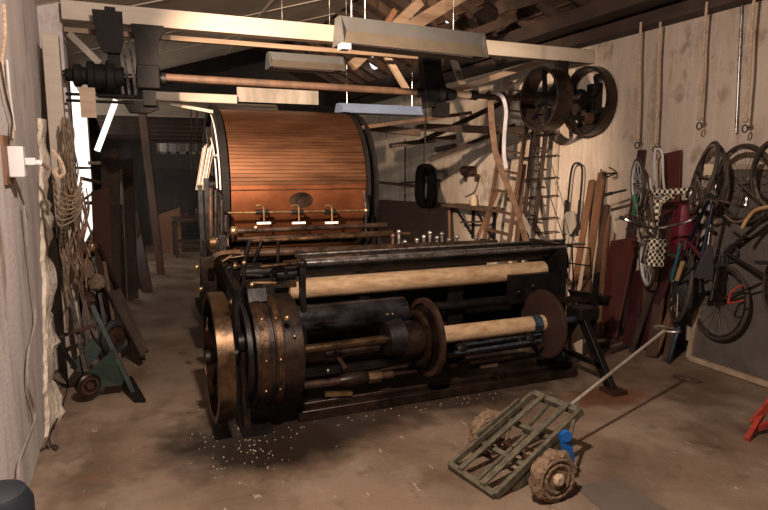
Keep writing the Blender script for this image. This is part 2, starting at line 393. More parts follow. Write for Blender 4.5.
# ------------------------------------------------------------ roof timbers in view
struct(MB().box((-.70, 5.79, 0), (-.43, 6.10, 3.12)).build('trim_2', 'pier', bevel=.01))
zt = at(43, 33, Y=5.3).z
tb = MB().box((-.42, 5.65, 2.93), (XR-.01, 5.78, 3.08))
o = tb.build('tie_beam', 'white_beam', bevel=.006); tag(o, 'long whitewashed tie beam crossing the hall under the ceiling', 'beam')
o = MB().box((-.42, 5.80, 2.86), (3.0, 5.86, 2.90)).build('batten_strip', 'woodx'); tag(o, 'thin brown batten just under the whitewashed tie beam', 'batten')
def strut(p, q, w, h, m, label, Y, name='roof_strut'):
    a, b_ = at(p[0], p[1], Y=Y), at(q[0], q[1], Y=Y)
    return tag(MB().bar(a, b_, w, h, (0, 1, 0)).build(name, m, bevel=.004), label, 'beam')
strut((352, 66), (420, 2), .10, .09, 'woodx', 'pale diagonal roof strut rising right behind the long lamp', 6.0)
strut((392, 38), (474, -12), .13, .09, 'woodx', 'broad pale diagonal brace above the long lamp', 5.95)
strut((383, 50), (408, 92), .06, .06, 'pale_wood', 'thin pale brace slanting down to the line shaft', 6.2)
strut((450, 92), (560, 55), .07, .07, 'pale_wood', 'pale diagonal brace rising to the tie beam near the right wall', 6.6)
strut((420, 142), (560, 75), .06, .06, 'dark_wood', 'brown diagonal brace crossing the lit wall behind the belt', 7.0)
strut((430, 160), (556, 108), .05, .05, 'dark_wood', 'lower brown brace crossing the wall behind the belt', 7.2)
strut((500, 8), (560, -8), .12, .1, 'dark_wood', 'dark roof brace high above the black pulleys', 5.9)
strut((470, 35), (570, -5), .10, .08, 'dark_wood', 'dark beam slanting under the tiles behind the lamp end', 6.4)
strut((395, 10), (370, 50), .06, .06, 'orange_wood', 'short orange roof timber between pale struts', 6.6)
strut((500, 62), (470, 20), .08, .06, 'dark_wood', 'short dark strut leaning left above the shaft', 7.0)
strut((530, 60), (500, 12), .06, .06, 'orange_wood', 'short orange strut leaning left beside the pulleys', 6.9)
strut((465, 92), (448, 45), .09, .06, 'grey_plank', 'grey board standing behind the shaft hanger', 7.6)

# hanging lamps
def lamp(x0, x1, yT, yB, Y, label, hangers, skew=False):
    a, b_ = at(x0[0], x0[1], Y=Y), at(x1[0], x1[1], Y=Y)
    if skew: b_ = at(x1[0], x1[1], Z=a.z)
    dy = b_.y-a.y if skew else 0
    t = thing('strip_lamp', label, 'lamp', ((a.x+b_.x)/2, Y, a.z))
    z = (a.z+b_.z)/2; X0, X1 = a.x, b_.x; h = yB
    def sec(pts, name, m, par):
        return MB().prism([(X0, Y+p[0], z+p[1]) for p in pts], (X1-X0, dy, 0)).build(name, m, par)
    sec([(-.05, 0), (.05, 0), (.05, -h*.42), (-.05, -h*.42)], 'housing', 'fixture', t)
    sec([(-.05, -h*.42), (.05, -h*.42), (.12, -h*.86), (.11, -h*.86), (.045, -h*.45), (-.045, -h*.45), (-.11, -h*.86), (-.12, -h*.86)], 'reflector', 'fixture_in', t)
    for s in (-1, 1):
        MB().tube((X0+.06, Y+.035*s, z-h*.72), (X1-.06, Y+dy+.035*s, z-h*.72), .013).build('tube', 'tube_glass', t)
    for X, Y_ in ((X0, Y), (X1, Y+dy)):
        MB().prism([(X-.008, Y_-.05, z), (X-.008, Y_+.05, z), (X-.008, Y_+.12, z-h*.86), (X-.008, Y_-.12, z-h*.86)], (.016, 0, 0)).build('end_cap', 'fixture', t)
    for hx in hangers:
        X = at(hx, x0[1], Y=Y).x
        Yh = Y+dy*(X-X0)/(X1-X0); MB().tube((X, Yh, z), (X, Yh, max(z+.2, min(lz(X), rz(X))-.01)), .005, n=6).build('hanger_rod', 'steel', t)
    return t, z, X0, X1
lt, z, X0, X1 = lamp((338, 17), (481, 35), 0, .235, 4.45, 'long grey two tube strip lamp hanging nearest, in front of the tie beam', (352, 366, 459), True)
MB().box((X0-.02, 4.31, z-.25), (X0+.05, 4.40, z-.21)).build('tube_holder', 'white', lt)
lamp((268, 52), (341, 58), 0, .17, 6.0, 'short grey strip lamp hanging behind the tie beam above the drum', (283, 330))
M['fixture'], M['fixture_in'] = mat('skylit_enamel', (.20, .26, .40), (.15, .20, .30), .35, .1, 3, .02), mat('skylit_enamel_inner', (.30, .38, .55), (.22, .28, .42), .35, .1, 3, .02)  # blue of the skylight is put into the enamel colour here
t, z, X0, X1 = lamp((338, 101), (419, 109), 0, .13, 6.9, 'strip lamp with a skylight tint in its colour, low beside the top right of the drum', (347, 412))

# loose boards lying over beams
o = MB().box(at(150, 91, Y=6.6), at(237, 104, Y=6.62)+P(0, .02, 0)).build('white_board', 'white_beam', bevel=.004); tag(o, 'whitewashed board on edge left of the drum top', 'board')
o = MB().box(at(237, 87, Y=6.7), at(318, 105, Y=6.72)+P(0, .02, 0)).build('brown_board', 'grey_plank'); tag(o, 'greyish brown board on edge directly above the drum', 'board')
o = MB().bar(at(170, 104, Y=6.4), at(213, 112, Y=6.4), .05, .03).build('pale_lath', 'white_beam'); tag(o, 'narrow pale lath under the whitewashed board', 'lath')
for (p, q, Y, w_, h_, m, lab) in [
    ((360, 128), (470, 113), 6.3, .10, .04, 'wood', 'grey plank with a square end jutting right below the shaft hanger'),
    ((416, 127), (522, 131), 6.6, .06, .09, 'dark_wood', 'brown horizontal batten in front of the lit wall'),
    ((350, 125), (420, 133), 6.5, .06, .08, 'dark_wood', 'dark plank slung right of the drum top'),
    ((390, 146), (455, 137), 7.0, .06, .06, 'dark_wood', 'dark sloping rail under the grey plank'),
    ((375, 182), (415, 186), 9.5, .05, .05, 'dark_wood', 'thin dark rail along the far shaded wall')]:
    o = MB().bar(at(*p, Y=Y), at(*q, Y=Y), w_, h_).build('slung_plank', m, bevel=.004); tag(o, lab, 'plank')

# ------------------------------------------------------------ line shaft with its gear, hangers and pulleys
SY, SZ = 5.60, 2.50
t = thing('line_shaft', 'long horizontal line shaft crossing above the drum to the right pulleys', 'shaft', (2.2, SY, SZ))
MB().tube((-.55, SY, SZ), (4.96, SY, SZ-.01), .026).build('shaft', 'iron_brown', t)
MB().tube((.32, SY, SZ+.01), (2.72, SY, SZ), .034).build('wrapping', 'wood', t, label='pale worn wood-coloured length of the shaft')
MB().tube((3.0, SY, SZ), (3.32, SY, SZ), .04).build('wrapping', 'pale_wood', t)
for X in (.3, 2.74, 3.36, 3.7): MB().lathe((X-.04, SY, SZ), (1, 0, 0), [(0, .05), (.08, .05)]).build('collar', 'iron', t)
t = thing('gear_bracket', 'black cast iron gear bracket at the left end of the line shaft', 'bracket', (-.1, SY, SZ-.25))
g = MB()
for (x0, x1, r) in ((-.42, -.36, .05), (-.36, -.30, .09), (-.32, -.24, .07), (-.26, -.20, .12), (-.22, -.10, .10), (-.12, -.05, .135), (-.06, .02, .09)): g.lathe((x0, SY, SZ-.01), (1, 0, 0), [(0, r*.9), (.01, r), (x1-x0-.01, r), (x1-x0, r*.9)], 20, lambda a, t_: 1+.06*math.sin(a*10))
g.build('bearing_housing', 'cast', t)
g = MB()
g.prism([(-.10, SY-.06, 3.02), (-.02, SY-.06, 3.02), (.0, SY-.04, SZ+.05), (-.10, SY-.04, SZ+.05)], (0, -.05, 0)); g.build('hanger_arm', 'cast', t)
g = MB().prism([(-.19, SY-.12, 2.98), (.03, SY-.12, 2.98), (.03, SY-.12, 2.76), (.0, SY-.12, 2.66), (-.13, SY-.12, 2.66), (-.17, SY-.12, 2.76)], (0, -.04, 0)); g.build('backing_plate', 'cast', t)
g = MB().prism([(.09, SY, 2.91), (.34, SY, 2.91), (.34, SY, 2.86), (.30, SY, 2.80), (.29, SY, 2.62), (.29, SY, 2.45), (.12, SY, 2.45), (.11, SY, 2.8)], (0, -.1, 0)); g.build('second_arm', 'cast', t)
MB().box((.11, SY-.12, SZ-.10), (.29, SY+.08, SZ+.09)).build('bearing_block', 'cast', t, bevel=.01)
MB().box((.15, SY-.16, SZ-.24), (.25, SY-.05, SZ-.12)).build('oil_box', 'cast', t)
MB().prism([at(122, 100, Y=5.5), at(160, 101, Y=5.5), at(160, 108, Y=5.5), at(148, 113, Y=5.5), at(130, 112, Y=5.5)], (0, .12, 0)).build('drip_tray', 'cast', t)
for dx in (-.03, .02, .07): MB().tube((dx+.03, SY-.04, 2.35), (dx, SY-.04, 2.80), .012, n=6).build('rod', 'steel', t)
MB().tube((-.42, SY-.1, SZ-.17), (.08, SY-.1, SZ-.17), .012).build('stay_bar', 'cast', t)
MB().tube((-.42, SY-.1, SZ-.22), (.08, SY-.1, SZ-.22), .012).build('stay_bar', 'cast', t)
t = thing('shaft_hanger', 'black iron hanger holding the middle of the line shaft', 'bracket', (2.82, SY, SZ-.1))
MB().prism([(2.72, SY-.1, 2.95), (2.92, SY-.1, 2.95), (2.94, SY-.1, 2.7), (3.0, SY-.1, SZ+.04), (2.98, SY-.1, SZ-.12), (2.78, SY-.1, SZ-.16), (2.74, SY-.1, SZ+.1)], (0, .12, 0)).build('hanger_arm', 'cast', t, bevel=.01)
MB().lathe((2.90, SY-.04, SZ-.01), (1, 0, 0), [(0, .11), (.06, .11), (.10, .07), (.22, .05)], 20).build('bearing', 'cast', t)
MB().box((2.88, SY-.12, SZ-.24), (3.02, SY, SZ-.10)).build('oil_box', 'cast', t)
o = MB().tube((2.80, SY-.02, 2.36), (2.80, SY-.02, 2.0), .008, n=6).build('pull_rod', 'cast', t)
def pulley(X, R, w_, label, spokes, curved):
    t = thing('belt_pulley', label, 'pulley', (X, SY, SZ-R), None)
    MB().ring((X, SY, SZ), (1, 0, 0), R, R-.035, w_, 48).build('rim', 'iron_brown', t)
    MB().lathe((X-w_*.6, SY, SZ), (1, 0, 0), [(0, .075), (w_*1.2, .075)]).build('hub', 'cast', t)
    for i in range(spokes):
        a = 2*PI*i/spokes+.4; pts = []
        for k in range(5):
            rr = .06+(R-.08)*k/4; aa = a+(curved*math.sin(k/4*PI*2)*.5+curved*k/4*.7); pts.append((X, SY+rr*math.cos(aa), SZ+rr*math.sin(aa)))
        MB().path(pts, (.022, .018), flat=(0, math.cos(a+PI/2), math.sin(a+PI/2))).build('spoke', 'cast', t)
pulley(4.28, .345, .20, 'broad dark iron belt pulley, the inner of two beside the right wall', 6, 0)
pulley(4.87, .385, .12, 'large iron pulley with curved spokes nearest the right wall', 4, .8)
t = thing('wall_bearing', 'black bearing bracket under the big pulley on the right wall', 'bracket', (4.88, SY, SZ-.3))
MB().box((4.93, SY-.1, SZ-.25), (XR-.002, SY+.1, SZ+.2)).build('plate', 'cast', t)
MB().bar((4.3, SY-.25, SZ-.22), (4.95, SY-.2, SZ-.2), .05, .05).build('arm', 'cast', t)
MB().lathe((4.62, SY-.23, SZ-.21), (1, 0, 0), [(0, .06), (.1, .06)]).build('boss', 'iron_rust', t)
o = MB().box((4.40, SY-.03, SZ+.02), (4.56, SY+.03, 2.92)).build('pulley_hanger', 'cast', bevel=.01); tag(o, 'black hanger block between the two pulleys under the tie beam', 'bracket')
# belts
o = MB().path([at(x, y, Y=SY+.03*i) for i, (x, y) in enumerate(((488, 92), (490, 97), (491, 112), (492.5, 130), (497, 158), (509, 189), (519, 217), (527, 244), (533, 262)))], (.032, .006), flat=(.9, -.3, .1)).build('drive_belt', 'leather')
tag(o, 'brown leather drive belt hanging from the shaft down past the ladders', 'belt')
o = MB().path([at(x, y, Y=SY-.06) for (x, y) in ((492, 92), (497, 93), (503, 98), (506, 111), (505, 125), (504, 140), (504, 155), (506, 168))], (.019, .006), flat=(.9, -.3, .1)).build('white_strap', 'whitebelt')
tag(o, 'shiny white strap looped over the shaft beside the brown belt', 'strap')

# ------------------------------------------------------------ warping drum
DX0, DX1, DY, DZ, DR = .90, 2.28, 6.7, 1.57, .80
t = thing('warping_drum', 'huge copper coloured slatted drum standing at the back of the machine', 'drum', ((DX0+DX1)/2, DY, 0))
NS = 116
prof = []
vs = []; fs = []
angs = []
for i in range(NS):
    a0 = math.radians(1)+(2*PI-math.radians(50))*i/NS; st = (2*PI-math.radians(50))/NS
    angs += [(a0, DR-.014), (a0+st*.07, DR-.014), (a0+st*.09, DR), (a0+st*.95, DR+.002)]
m_ = len(angs)
for X in (DX0, DX1):
    for (a, r) in angs: vs.append((X, DY-r*math.cos(a), DZ+r*math.sin(a)))
for i in range(m_-1): fs.append((i, i+1, m_+i+1, m_+i))
MB().add(vs, fs).build('slats', 'copper', t)
pts = [(DX0, DY-(DR-.004)*math.cos(a), DZ+(DR-.004)*math.sin(a)) for a in [math.radians(-44+45*i/10) for i in range(11)]]
vs = pts+[(DX1, p[1], p[2]) for p in pts]; MB().add(vs, [(i, i+1, 12+i, 11+i) for i in range(10)]).build('sheet', 'coppersheet', t)
# darker oval rubbed spot on the sheet
sp = []
for i in range(24):
    a = 2*PI*i/24; aa = math.radians(-10)+.10*math.sin(a); sp.append((1.585+.12*math.cos(a), DY-(DR+.001)*math.cos(aa), DZ+(DR+.001)*math.sin(aa)))
MB().prism(sp, (0, -.002, 0)).build('oval_spot', 'iron_brown', t)
MB().bar((DX0, DY-DR-.002, DZ-.03), (DX1, DY-DR-.002, DZ-.03), .008, .008).build('seam_strip', 'bronze', t)
for X, R2, w_ in ((DX0-.05, DR+.03, .06), (DX1+.03, DR+.012, .04)):
    MB().ring((X, DY, DZ), (1, 0, 0), R2, R2-.09, w_, 72).build('end_ring', 'cast', t)
MB().ring((DX1+.13, DY+.02, DZ-.02), (1, 0, 0), DR+.02, .1, .03, 72).build('end_disc', 'cast', t)
MB().ring((DX0-.02, DY, DZ), (1, 0, 0), DR-.02, .1, .02, 72).build('end_board', 'dark_wood', t)
for a in range(8):
    A_ = a*PI/4+.2
    MB().bar((DX0-.05, DY+.1*math.cos(A_), DZ+.1*math.sin(A_)), (DX0-.05, DY+(DR-.03)*math.cos(A_), DZ+(DR-.03)*math.sin(A_)), .06, .04, (1, 0, 0)).build('spoke', 'iron_brown', t)
MB().lathe((DX0-.12, DY, DZ), (1, 0, 0), [(0, .1), (DX1-DX0+.3, .1)]).build('axle', 'iron', t)
for k_, r in ((0, .765), (1, .52)):
    pts = [(DX0-.095, DY-r*math.cos(a), DZ+r*math.sin(a)) for a in [math.radians(-2+14*i) for i in range(6)]]
    MB().path(pts, .007, sub=3).build('guard_rail', 'white', t)
MB().bar((DX0-.1, DY-.72, DZ+.30), (DX0-.1, DY-.45, DZ+.30), .02, .02).build('guard_link', 'white', t)
# drum side frames
t2 = thing('drum_stand', 'dark iron stand carrying the copper slatted drum', 'stand', (1.6, DY, 0))
for X in (DX0-.13, DX1+.2):
    MB().prism([(X-.03, DY-1.25, 0), (X-.03, DY-1.15, .5), (X-.03, DY-.2, DZ-.12), (X-.03, DY+.2, DZ-.12), (X-.03, DY+1.1, 0)], (.06, 0, 0)).build('side_frame', 'cast', t2)
    MB().box((X-.06, DY-1.3, 0), (X+.06, DY+1.25, .1)).build('foot_rail', 'cast', t2)
MB().box((DX0-.15, DY-1.15, .1), (DX1+.15, DY-1.07, .95)).build('front_panel', 'iron_rust', t2)
MB().box((DX0-.1, DY-.85, 1.06), (DX0+.0, DY-.82, 1.12)).build('bracket', 'iron', t2)
# yarn-guide rod with three crank handles in front of the drum
RYa = 5.78
a, b_ = at(228, 213, Y=RYa), at(366, 210.5, Y=RYa)
t3 = thing('guide_rod', 'thin brass guide rod with three bent handles across the front of the drum', 'rod', ((a.x+b_.x)/2, RYa, a.z-.15))
MB().tube(a, b_, .011).build('rod', 'brass', t3)
for x in (262, 297, 330):
    c = at(x, 212, Y=RYa)
    MB().tube(c+P(-.06, 0, 0), c+P(.06, 0, 0), .026).build('clamp', 'iron', t3)
    h = MB().path([c+P(-.06, -.02, .06), c+P(-.01, -.02, .065), c+P(.012, -.02, .04), c+P(.015, -.02, -.09)], .011, sub=4).build('handle', 'brass', t3)
    MB().box(c+P(-.055, -.035, -.115), c+P(.075, 0, -.095)).build('foot_plate', 'white', t3)
MB().tube(b_+P(0, 0, 0), b_+P(-.02, 0, .2), .014).build('end_post', 'chrome', t3)
MB().tube(b_+P(0, 0, 0), b_+P(0, 0, -.3), .012).build('end_post', 'iron', t3)
MB().tube(a, a+P(0, 0, -.35), .012).build('end_post', 'iron', t3)
MB().ball(b_, .025).build('end_knob', 'brass', t3)

# ------------------------------------------------------------ beaming machine (front unit)
FX, FY = 2.1, 4.1
bmr = thing('beaming_machine', 'long dark iron beaming machine with cream rollers in front of the drum', 'machine', (FX, FY, 0))
def part(mb, name, m, bevel=0, label=None, par=None): return mb.build(name, m, par or bmr, bevel, label)
# base
part(MB().box((1.0, 3.90, 0), (3.42, 3.99, .075)).box((1.0, 3.965, .075), (3.42, 3.99, .11)), 'base_rail', 'iron_brown', .008)
part(MB().box((1.0, 4.75, 0), (3.42, 4.83, .11)), 'base_rail', 'iron', .008)
part(MB().box((.72, 4.0, .28), (3.3, 4.05, .33)), 'stretcher', 'iron')
part(MB().box((.9, 4.55, .35), (3.3, 4.62, .75)), 'back_panel', 'iron')
# left side frame
part(MB().prism([(.60, 3.98, 0), (.60, 4.10, 0), (.60, 4.12, .9), (.60, 4.6, .95), (.60, 5.6, 1.0), (.60, 5.65, 0), (.60, 5.75, 0), (.60, 5.75, 1.08), (.60, 4.5, 1.05), (.60, 3.98, .96)], (.05, 0, 0)), 'side_frame', 'iron')
part(MB().box((.60, 4.1, .30), (.64, 5.7, .38)), 'side_rail', 'iron')
part(MB().box((.60, 4.1, .62), (.64, 5.7, .68)), 'side_rail', 'iron_brown')
part(MB().prism([at(200, 258, Y=4.9), at(224, 256, Y=4.9), at(226, 300, Y=4.9), at(204, 300, Y=4.9)], (0, .06, 0)), 'bearing_plate', 'iron_brown', .006)
part(MB().prism([at(206, 299, Y=4.5), at(225, 297, Y=4.5), at(240, 312, Y=4.4), at(238, 330, Y=4.4), at(222, 330, Y=4.4)], (0, .06, 0)), 'guard_bracket', 'bronze', .006)
for (x, y, r) in ((197, 267, .018), (201, 289, .018), (227, 303, .015), (222, 306, .012), (208, 329, .018), (216, 348, .018), (215, 373, .015)):
    part(MB().ball(at(x, y, Y=4.3), r), 'bolt', 'brass')
part(MB().tube(at(208, 305, Y=4.3), at(207, 330, Y=4.3), .006), 'rod', 'steel')
# flywheel
WC = P(.43, 3.96, .525)
fl = MB().ring(WC+P(.05, 0, 0), (1, 0, 0), .425, .385, .10, 56)
wh = part(fl, 'flywheel', 'bronze')
for i in range(6):
    a = i*PI/3+.3
    part(MB().bar(WC+P(.05, .04*math.cos(a), .04*math.sin(a)), WC+P(.05, .39*math.cos(a), .39*math.sin(a)), .05, .025, (1, 0, 0)), 'spoke', 'iron', par=wh)
part(MB().lathe(WC+P(-.03, 0, 0), (1, 0, 0), [(0, .05), (.3, .05)]), 'hub', 'iron', par=wh)
# middle post between flywheel and gear case
part(MB().box((.615, 3.86, 0), (.665, 3.95, .62)), 'leg', 'iron_brown', .006)
part(MB().box((.60, 3.80, .0), (.80, 4.0, .04)), 'foot', 'iron')
part(MB().lathe((.60, 3.90, .62), (1, 0, 0), [(0, .07), (.10, .07)]), 'bearing', 'iron')
# gear case: three stepped rings
GC = P(.675, 3.98, .53)
gc = part(MB().lathe(GC, (1, 0, 0), [(0, .345), (.0, .375), (.085, .378), (.09, .362), (.115, .362), (.118, .380), (.175, .380), (.18, .368), (.30, .366), (.31, .35)], 64), 'gear_case', 'iron_brown')
part(MB().ring(GC+P(.045, 0, 0), (1, 0, 0), .384, .34, .045, 64), 'brake_band', 'bronze', par=gc)
part(MB().ring(GC+P(.148, 0, 0), (1, 0, 0), .388, .34, .035, 64), 'brake_band', 'bronze', par=gc)
for dx in (.05, .14, .24):
    for a in (-.45, .1, .45, .8):
        if dx == .24 and a != .45: continue
        part(MB().ball(GC+P(dx, -.384*math.cos(a), .384*math.sin(a)), .010, 8), 'rivet', 'brass', par=gc)
part(MB().prism([GC+P(.0, -.12, .36), GC+P(.0, .12, .36), GC+P(0, .05, .44), GC+P(0, -.08, .44)], (.12, 0, 0)), 'lug', 'iron', par=gc)
part(MB().ring(GC+P(-.03, 0, 0), (1, 0, 0), .33, .27, .03, 48), 'gear_wheel', 'iron')
# vertical post with knob at front-left
px_ = at(303, 300, Y=4.12)
part(MB().box((px_.x-.02, 4.10, .1), (px_.x+.02, 4.15, 1.06)), 'post', 'iron', .004)
part(MB().ball((px_.x, 4.12, 1.08), .035), 'knob', 'iron')
# upper rollers  (Y about 4.3)
def roller(x0, x1, r, Y, name, m, n=28, z=None, caps=None):
    a, b_ = at(*x0, Y=Y), at(*x1, Y=Y); zz = (a.z+b_.z)/2
    if z is not None: zz = z
    return part(MB().lathe((a.x, Y, zz), (1, 0, 0), [(0, r*.9), (.004, r), (b_.x-a.x-.004, r), (b_.x-a.x, r*.9)], n), name, m), a.x, b_.x, zz
roller((240, 268), (547, 257), .050, 4.32, 'pressure_roller', 'iron')
cr, cx0, cx1, cz = roller((288, 287), (543, 272), .078, 4.30, 'cloth_roller', 'cloth')
part(MB().tube((cx0-.1, 4.30, cz), (cx1+.1, 4.30, cz), .02), 'spindle', 'iron', par=cr)
roller((296, 261), (566, 249), .013, 4.20, 'guide_bar', 'steel')
a, b_ = at(296, 255, Y=4.75), at(562, 246, Y=4.75)
part(MB().box((a.x, 4.70, 1.02), (b_.x, 4.80, 1.055)), 'top_rail', 'iron', .005)
part(MB().tube((a.x, 4.70, 1.06), (b_.x, 4.70, 1.06), .008), 'rail_edge', 'steel')
part(MB().box((a.x, 4.42, 1.04), (b_.x, 4.46, 1.06)), 'scale_bar', 'steel')
part(MB().tube((.66, 5.0, 1.05), (3.3, 5.0, 1.02), .035), 'back_roller', 'iron_brown')
# right upright housing
hx = at(552, 270, Y=4.3).x
part(MB().prism([(hx-.02, 4.15, .1), (hx-.02, 4.15, .98), (hx-.02, 4.22, 1.10), (hx-.02, 4.62, 1.10), (hx-.02, 4.7, .1)], (.06, 0, 0)), 'side_frame', 'iron')
for (x, y) in ((519, 292), (533, 286)): part(MB().ball(at(x, y, Y=4.1), .016), 'oil_cup', 'bronze')
part(MB().box((2.9, 4.16, .62), (hx, 4.22, .86)), 'cross_plate', 'iron')
part(MB().torus((hx+.12, 4.3, .98), (.9, -.4, .2), .12, .012, 24, 6), 'hand_wheel', 'iron')
part(MB().torus((hx+.18, 4.35, .86), (.8, -.5, .2), .10, .010, 24, 6), 'chain_wheel', 'iron')
part(MB().tube((hx, 4.3, .98), (hx+.14, 4.3, .98), .025), 'stub_shaft', 'iron')
for (p, q) in (((562, 246), (590, 248)), ((590, 248), (591, 272)), ((562, 262), (590, 266)), ((572, 244), (574, 300)), ((574, 300), (592, 275))):
    part(MB().tube(at(*p, Y=4.45), at(*q, Y=4.45), .007, n=6), 'guard_wire', 'iron')
part(MB().bar(at(548, 300, Y=4.15), at(605, 298, Y=4.05), .05, .05), 'arm', 'iron_brown')
part(MB().prism([at(575, 291, Y=4.1), at(612, 296, Y=4.1), at(608, 306, Y=4.1), at(580, 304, Y=4.1)], (0, .1, 0)), 'bracket', 'iron')
# beam with flanges
BY, BZ = 3.92, .50
bx0, bx1 = 2.01, 3.06
bw = part(MB().lathe((bx0, BY, BZ), (1, 0, 0), [(0, .066), (bx1-bx0, .066)], 28), 'warp_beam', 'cloth')
for X, lab in ((1.985, 'rusty iron rimmed flange'), (3.06, 'plain maroon disc flange')):
    if X < 2.5:
        part(MB().ring((X, BY, BZ+.0), (1, 0, 0), .292, .255, .035, 56), 'flange_rim', 'iron_rust', par=bw)
        part(MB().ring((X+.008, BY, BZ+.0), (1, 0, 0), .262, .05, .012, 56), 'flange', 'iron_brown', par=bw, label=lab)
    else:
        part(MB().lathe((X-.012, BY, BZ-.01), (1, 0, 0), [(0, .272), (.02, .277), (.028, .272)], 56), 'flange', M.setdefault('flange', mat('maroon_flange', (.042, .017, .012), (.025, .011, .009), .6, .1, 4, .05)), par=bw, label=lab)
        part(MB().ring((X+.004, BY, BZ-.01), (1, 0, 0), .281, .268, .014, 56), 'flange_rim', 'iron_rust', par=bw)
part(MB().lathe((2.91, BY, BZ), (1, 0, 0), [(0, .055), (.03, .075), (.10, .075), (.12, .05), (.20, .05)], 8), 'clamp_nut', 'bluesteel', par=bw)
part(MB().lathe((2.02, BY, BZ), (1, 0, 0), [(0, .09), (.04, .09), (.06, .07)], 16), 'collar', 'iron', par=bw)
part(MB().lathe((1.75, BY, BZ), (1, 0, 0), [(0, .10), (.03, .135), (.18, .135), (.22, .12)], 40), 'brake_drum', 'iron_brown')
part(MB().ring((1.92, BY, BZ), (1, 0, 0), .205, .165, .03, 40), 'brake_ring', 'bronze')
part(MB().lathe((1.66, BY, BZ+.02), (1, 0, 0), [(0, .12), (.12, .14), (.13, .10)], 32), 'clutch', 'iron')
part(MB().tube((1.02, BY, BZ+.01), (1.70, BY, BZ+.02), .034), 'drive_shaft', 'bronze')
part(MB().tube((3.13, BY, BZ), (3.40, BY, BZ), .028), 'drive_shaft', 'bluesteel')
# dark polished cylinder behind the shaft
part(MB().lathe((1.02, 4.18, .66), (1, 0, 0), [(0, .10), (.006, .105), (.90, .105), (.906, .1)], 36), 'polished_cylinder', M.setdefault('polish', mat('polished_black', (.16, .155, .17), (.02, .018, .02), .22, .85, 5, .12, rvar=.06)))
part(MB().ring((1.03, 4.18, .66), (1, 0, 0), .115, .09, .02, 36), 'cylinder_ring', 'brass')
for X in (1.74, 1.78): part(MB().ball((X, 4.07, .66), .010, 8), 'bolt', 'brass')
# lower mechanism
part(MB().tube((1.0, 4.0, .225), (1.75, 4.0, .215), .030), 'lower_shaft', 'iron_rust')
part(MB().lathe((1.55, 4.0, .217), (1, 0, 0), [(0, .045), (.10, .045)], 6), 'hex_nut', 'brass')
part(MB().lathe((1.33, 4.0, .22), (1, 0, 0), [(0, .04), (.05, .055), (.18, .055), (.22, .04)], 20), 'coupling', 'iron_brown')
part(MB().tube((1.75, 4.0, .215), (3.3, 4.0, .20), .020), 'lower_shaft', 'iron_brown')
part(MB().prism([at(300, 372, Y=4.1), at(350, 356, Y=4.1), at(392, 350, Y=4.1), at(396, 366, Y=4.1), at(340, 378, Y=4.1), at(302, 382, Y=4.1)], (0, .05, 0)), 'treadle_plate', 'iron_brown', .004)
part(MB().bar(at(335, 352, Y=4.0), at(345, 368, Y=4.0), .03, .03), 'lever', 'iron_rust')
part(MB().ball(at(328, 371, Y=3.95), .022), 'oil_cup', 'chrome')
part(MB().bar(at(325, 394, Y=3.96), at(352, 393, Y=3.96), .03, .03), 'shim', 'brass')
part(MB().tube(at(455, 353, Y=3.8), at(541, 340, Y=3.8), .013), 'tie_rod', 'bluesteel')
part(MB().tube(at(458, 346, Y=3.86), at(541, 334, Y=3.86), .010), 'tie_rod', 'bluesteel')
for (x, y) in ((461, 349), (529, 339)): part(MB().lathe(at(x, y, Y=3.83)-P(.04, 0, 0), (1, 0, 0), [(0, .035), (.02, .045), (.06, .045), (.08, .035)], 12), 'clamp', 'iron')
part(MB().tube(at(470, 366, Y=4.05), at(525, 355, Y=4.05), .03), 'roller', 'iron_brown')
part(MB().bar(at(480, 366, Y=3.98), at(497, 364, Y=3.98), .03, .03), 'wood_block', 'wood')
part(MB().bar(at(505, 372, Y=3.95), at(515, 392, Y=3.95), .03, .03), 'leg', 'iron')
part(MB().bar(at(497, 372, Y=3.95), at(497, 390, Y=3.95), .05, .03), 'leg', 'iron')
part(MB().box((1.6, 4.3, .11), (1.68, 4.36, 1.0)), 'upright', 'iron')
part(MB().box((2.42, 4.36, .11), (2.56, 4.40, .86)), 'upright', 'iron')
part(MB().box((1.1, 4.45, .40), (2.5, 4.5, .46)), 'stretcher', 'iron_rust')
part(MB().tube((1.3, 4.25, .36), (3.2, 4.25, .34), .035), 'inner_roller', 'iron_brown')
part(MB().tube((2.1, 4.3, .62), (3.25, 4.3, .62), .04), 'inner_roller', 'iron')
# control cluster above the gear case
for (p, q, r, m, Y) in [((260, 267), (300, 263), .016, 'bronze', 4.05), ((252, 283), (276, 283), .011, 'brass', 3.95), ((231, 258), (244, 256), .013, 'bronze', 4.2),
        ((222, 262), (232, 256), .018, 'bronze', 4.3), ((244, 262), (244, 330), .012, 'iron_brown', 4.05), ((232, 262), (232, 300), .010, 'iron', 4.2), ((250, 240), (238, 285), .018, 'iron', 4.3),
        ((278, 262), (278, 242), .011, 'bronze', 4.2), ((262, 240), (254, 262), .015, 'iron', 4.4), ((240, 275), (262, 276), .020, 'iron', 4.1), ((225, 268), (262, 266), .025, 'iron', 4.4),
        ((238, 300), (262, 298), .016, 'iron_brown', 4.1), ((252, 290), (252, 320), .012, 'iron', 4.0), ((292, 281), (292, 310), .020, 'wood', 4.35), ((283, 262), (360, 255), .012, 'bronze', 4.5)]:
    part(MB().tube(at(*p, Y=Y), at(*q, Y=Y), r), 'lever', m)
for (x, y, r, Y) in ((244, 263, .018, 4.05), (252, 285, .020, 3.95), (235, 266, .03, 4.3), (262, 289, .018, 4.1), (232, 302, .022, 4.1), (256, 228, .02, 4.5), (285, 303, .014, 3.9), (287, 318, .02, 3.62)):
    part(MB().ball(at(x, y, Y=Y), r), 'knob', 'brass')
part(MB().torus(at(279, 275, Y=4.1), (.3, 1, 0), .055, .010, 24, 6), 'crank_wheel', 'iron')
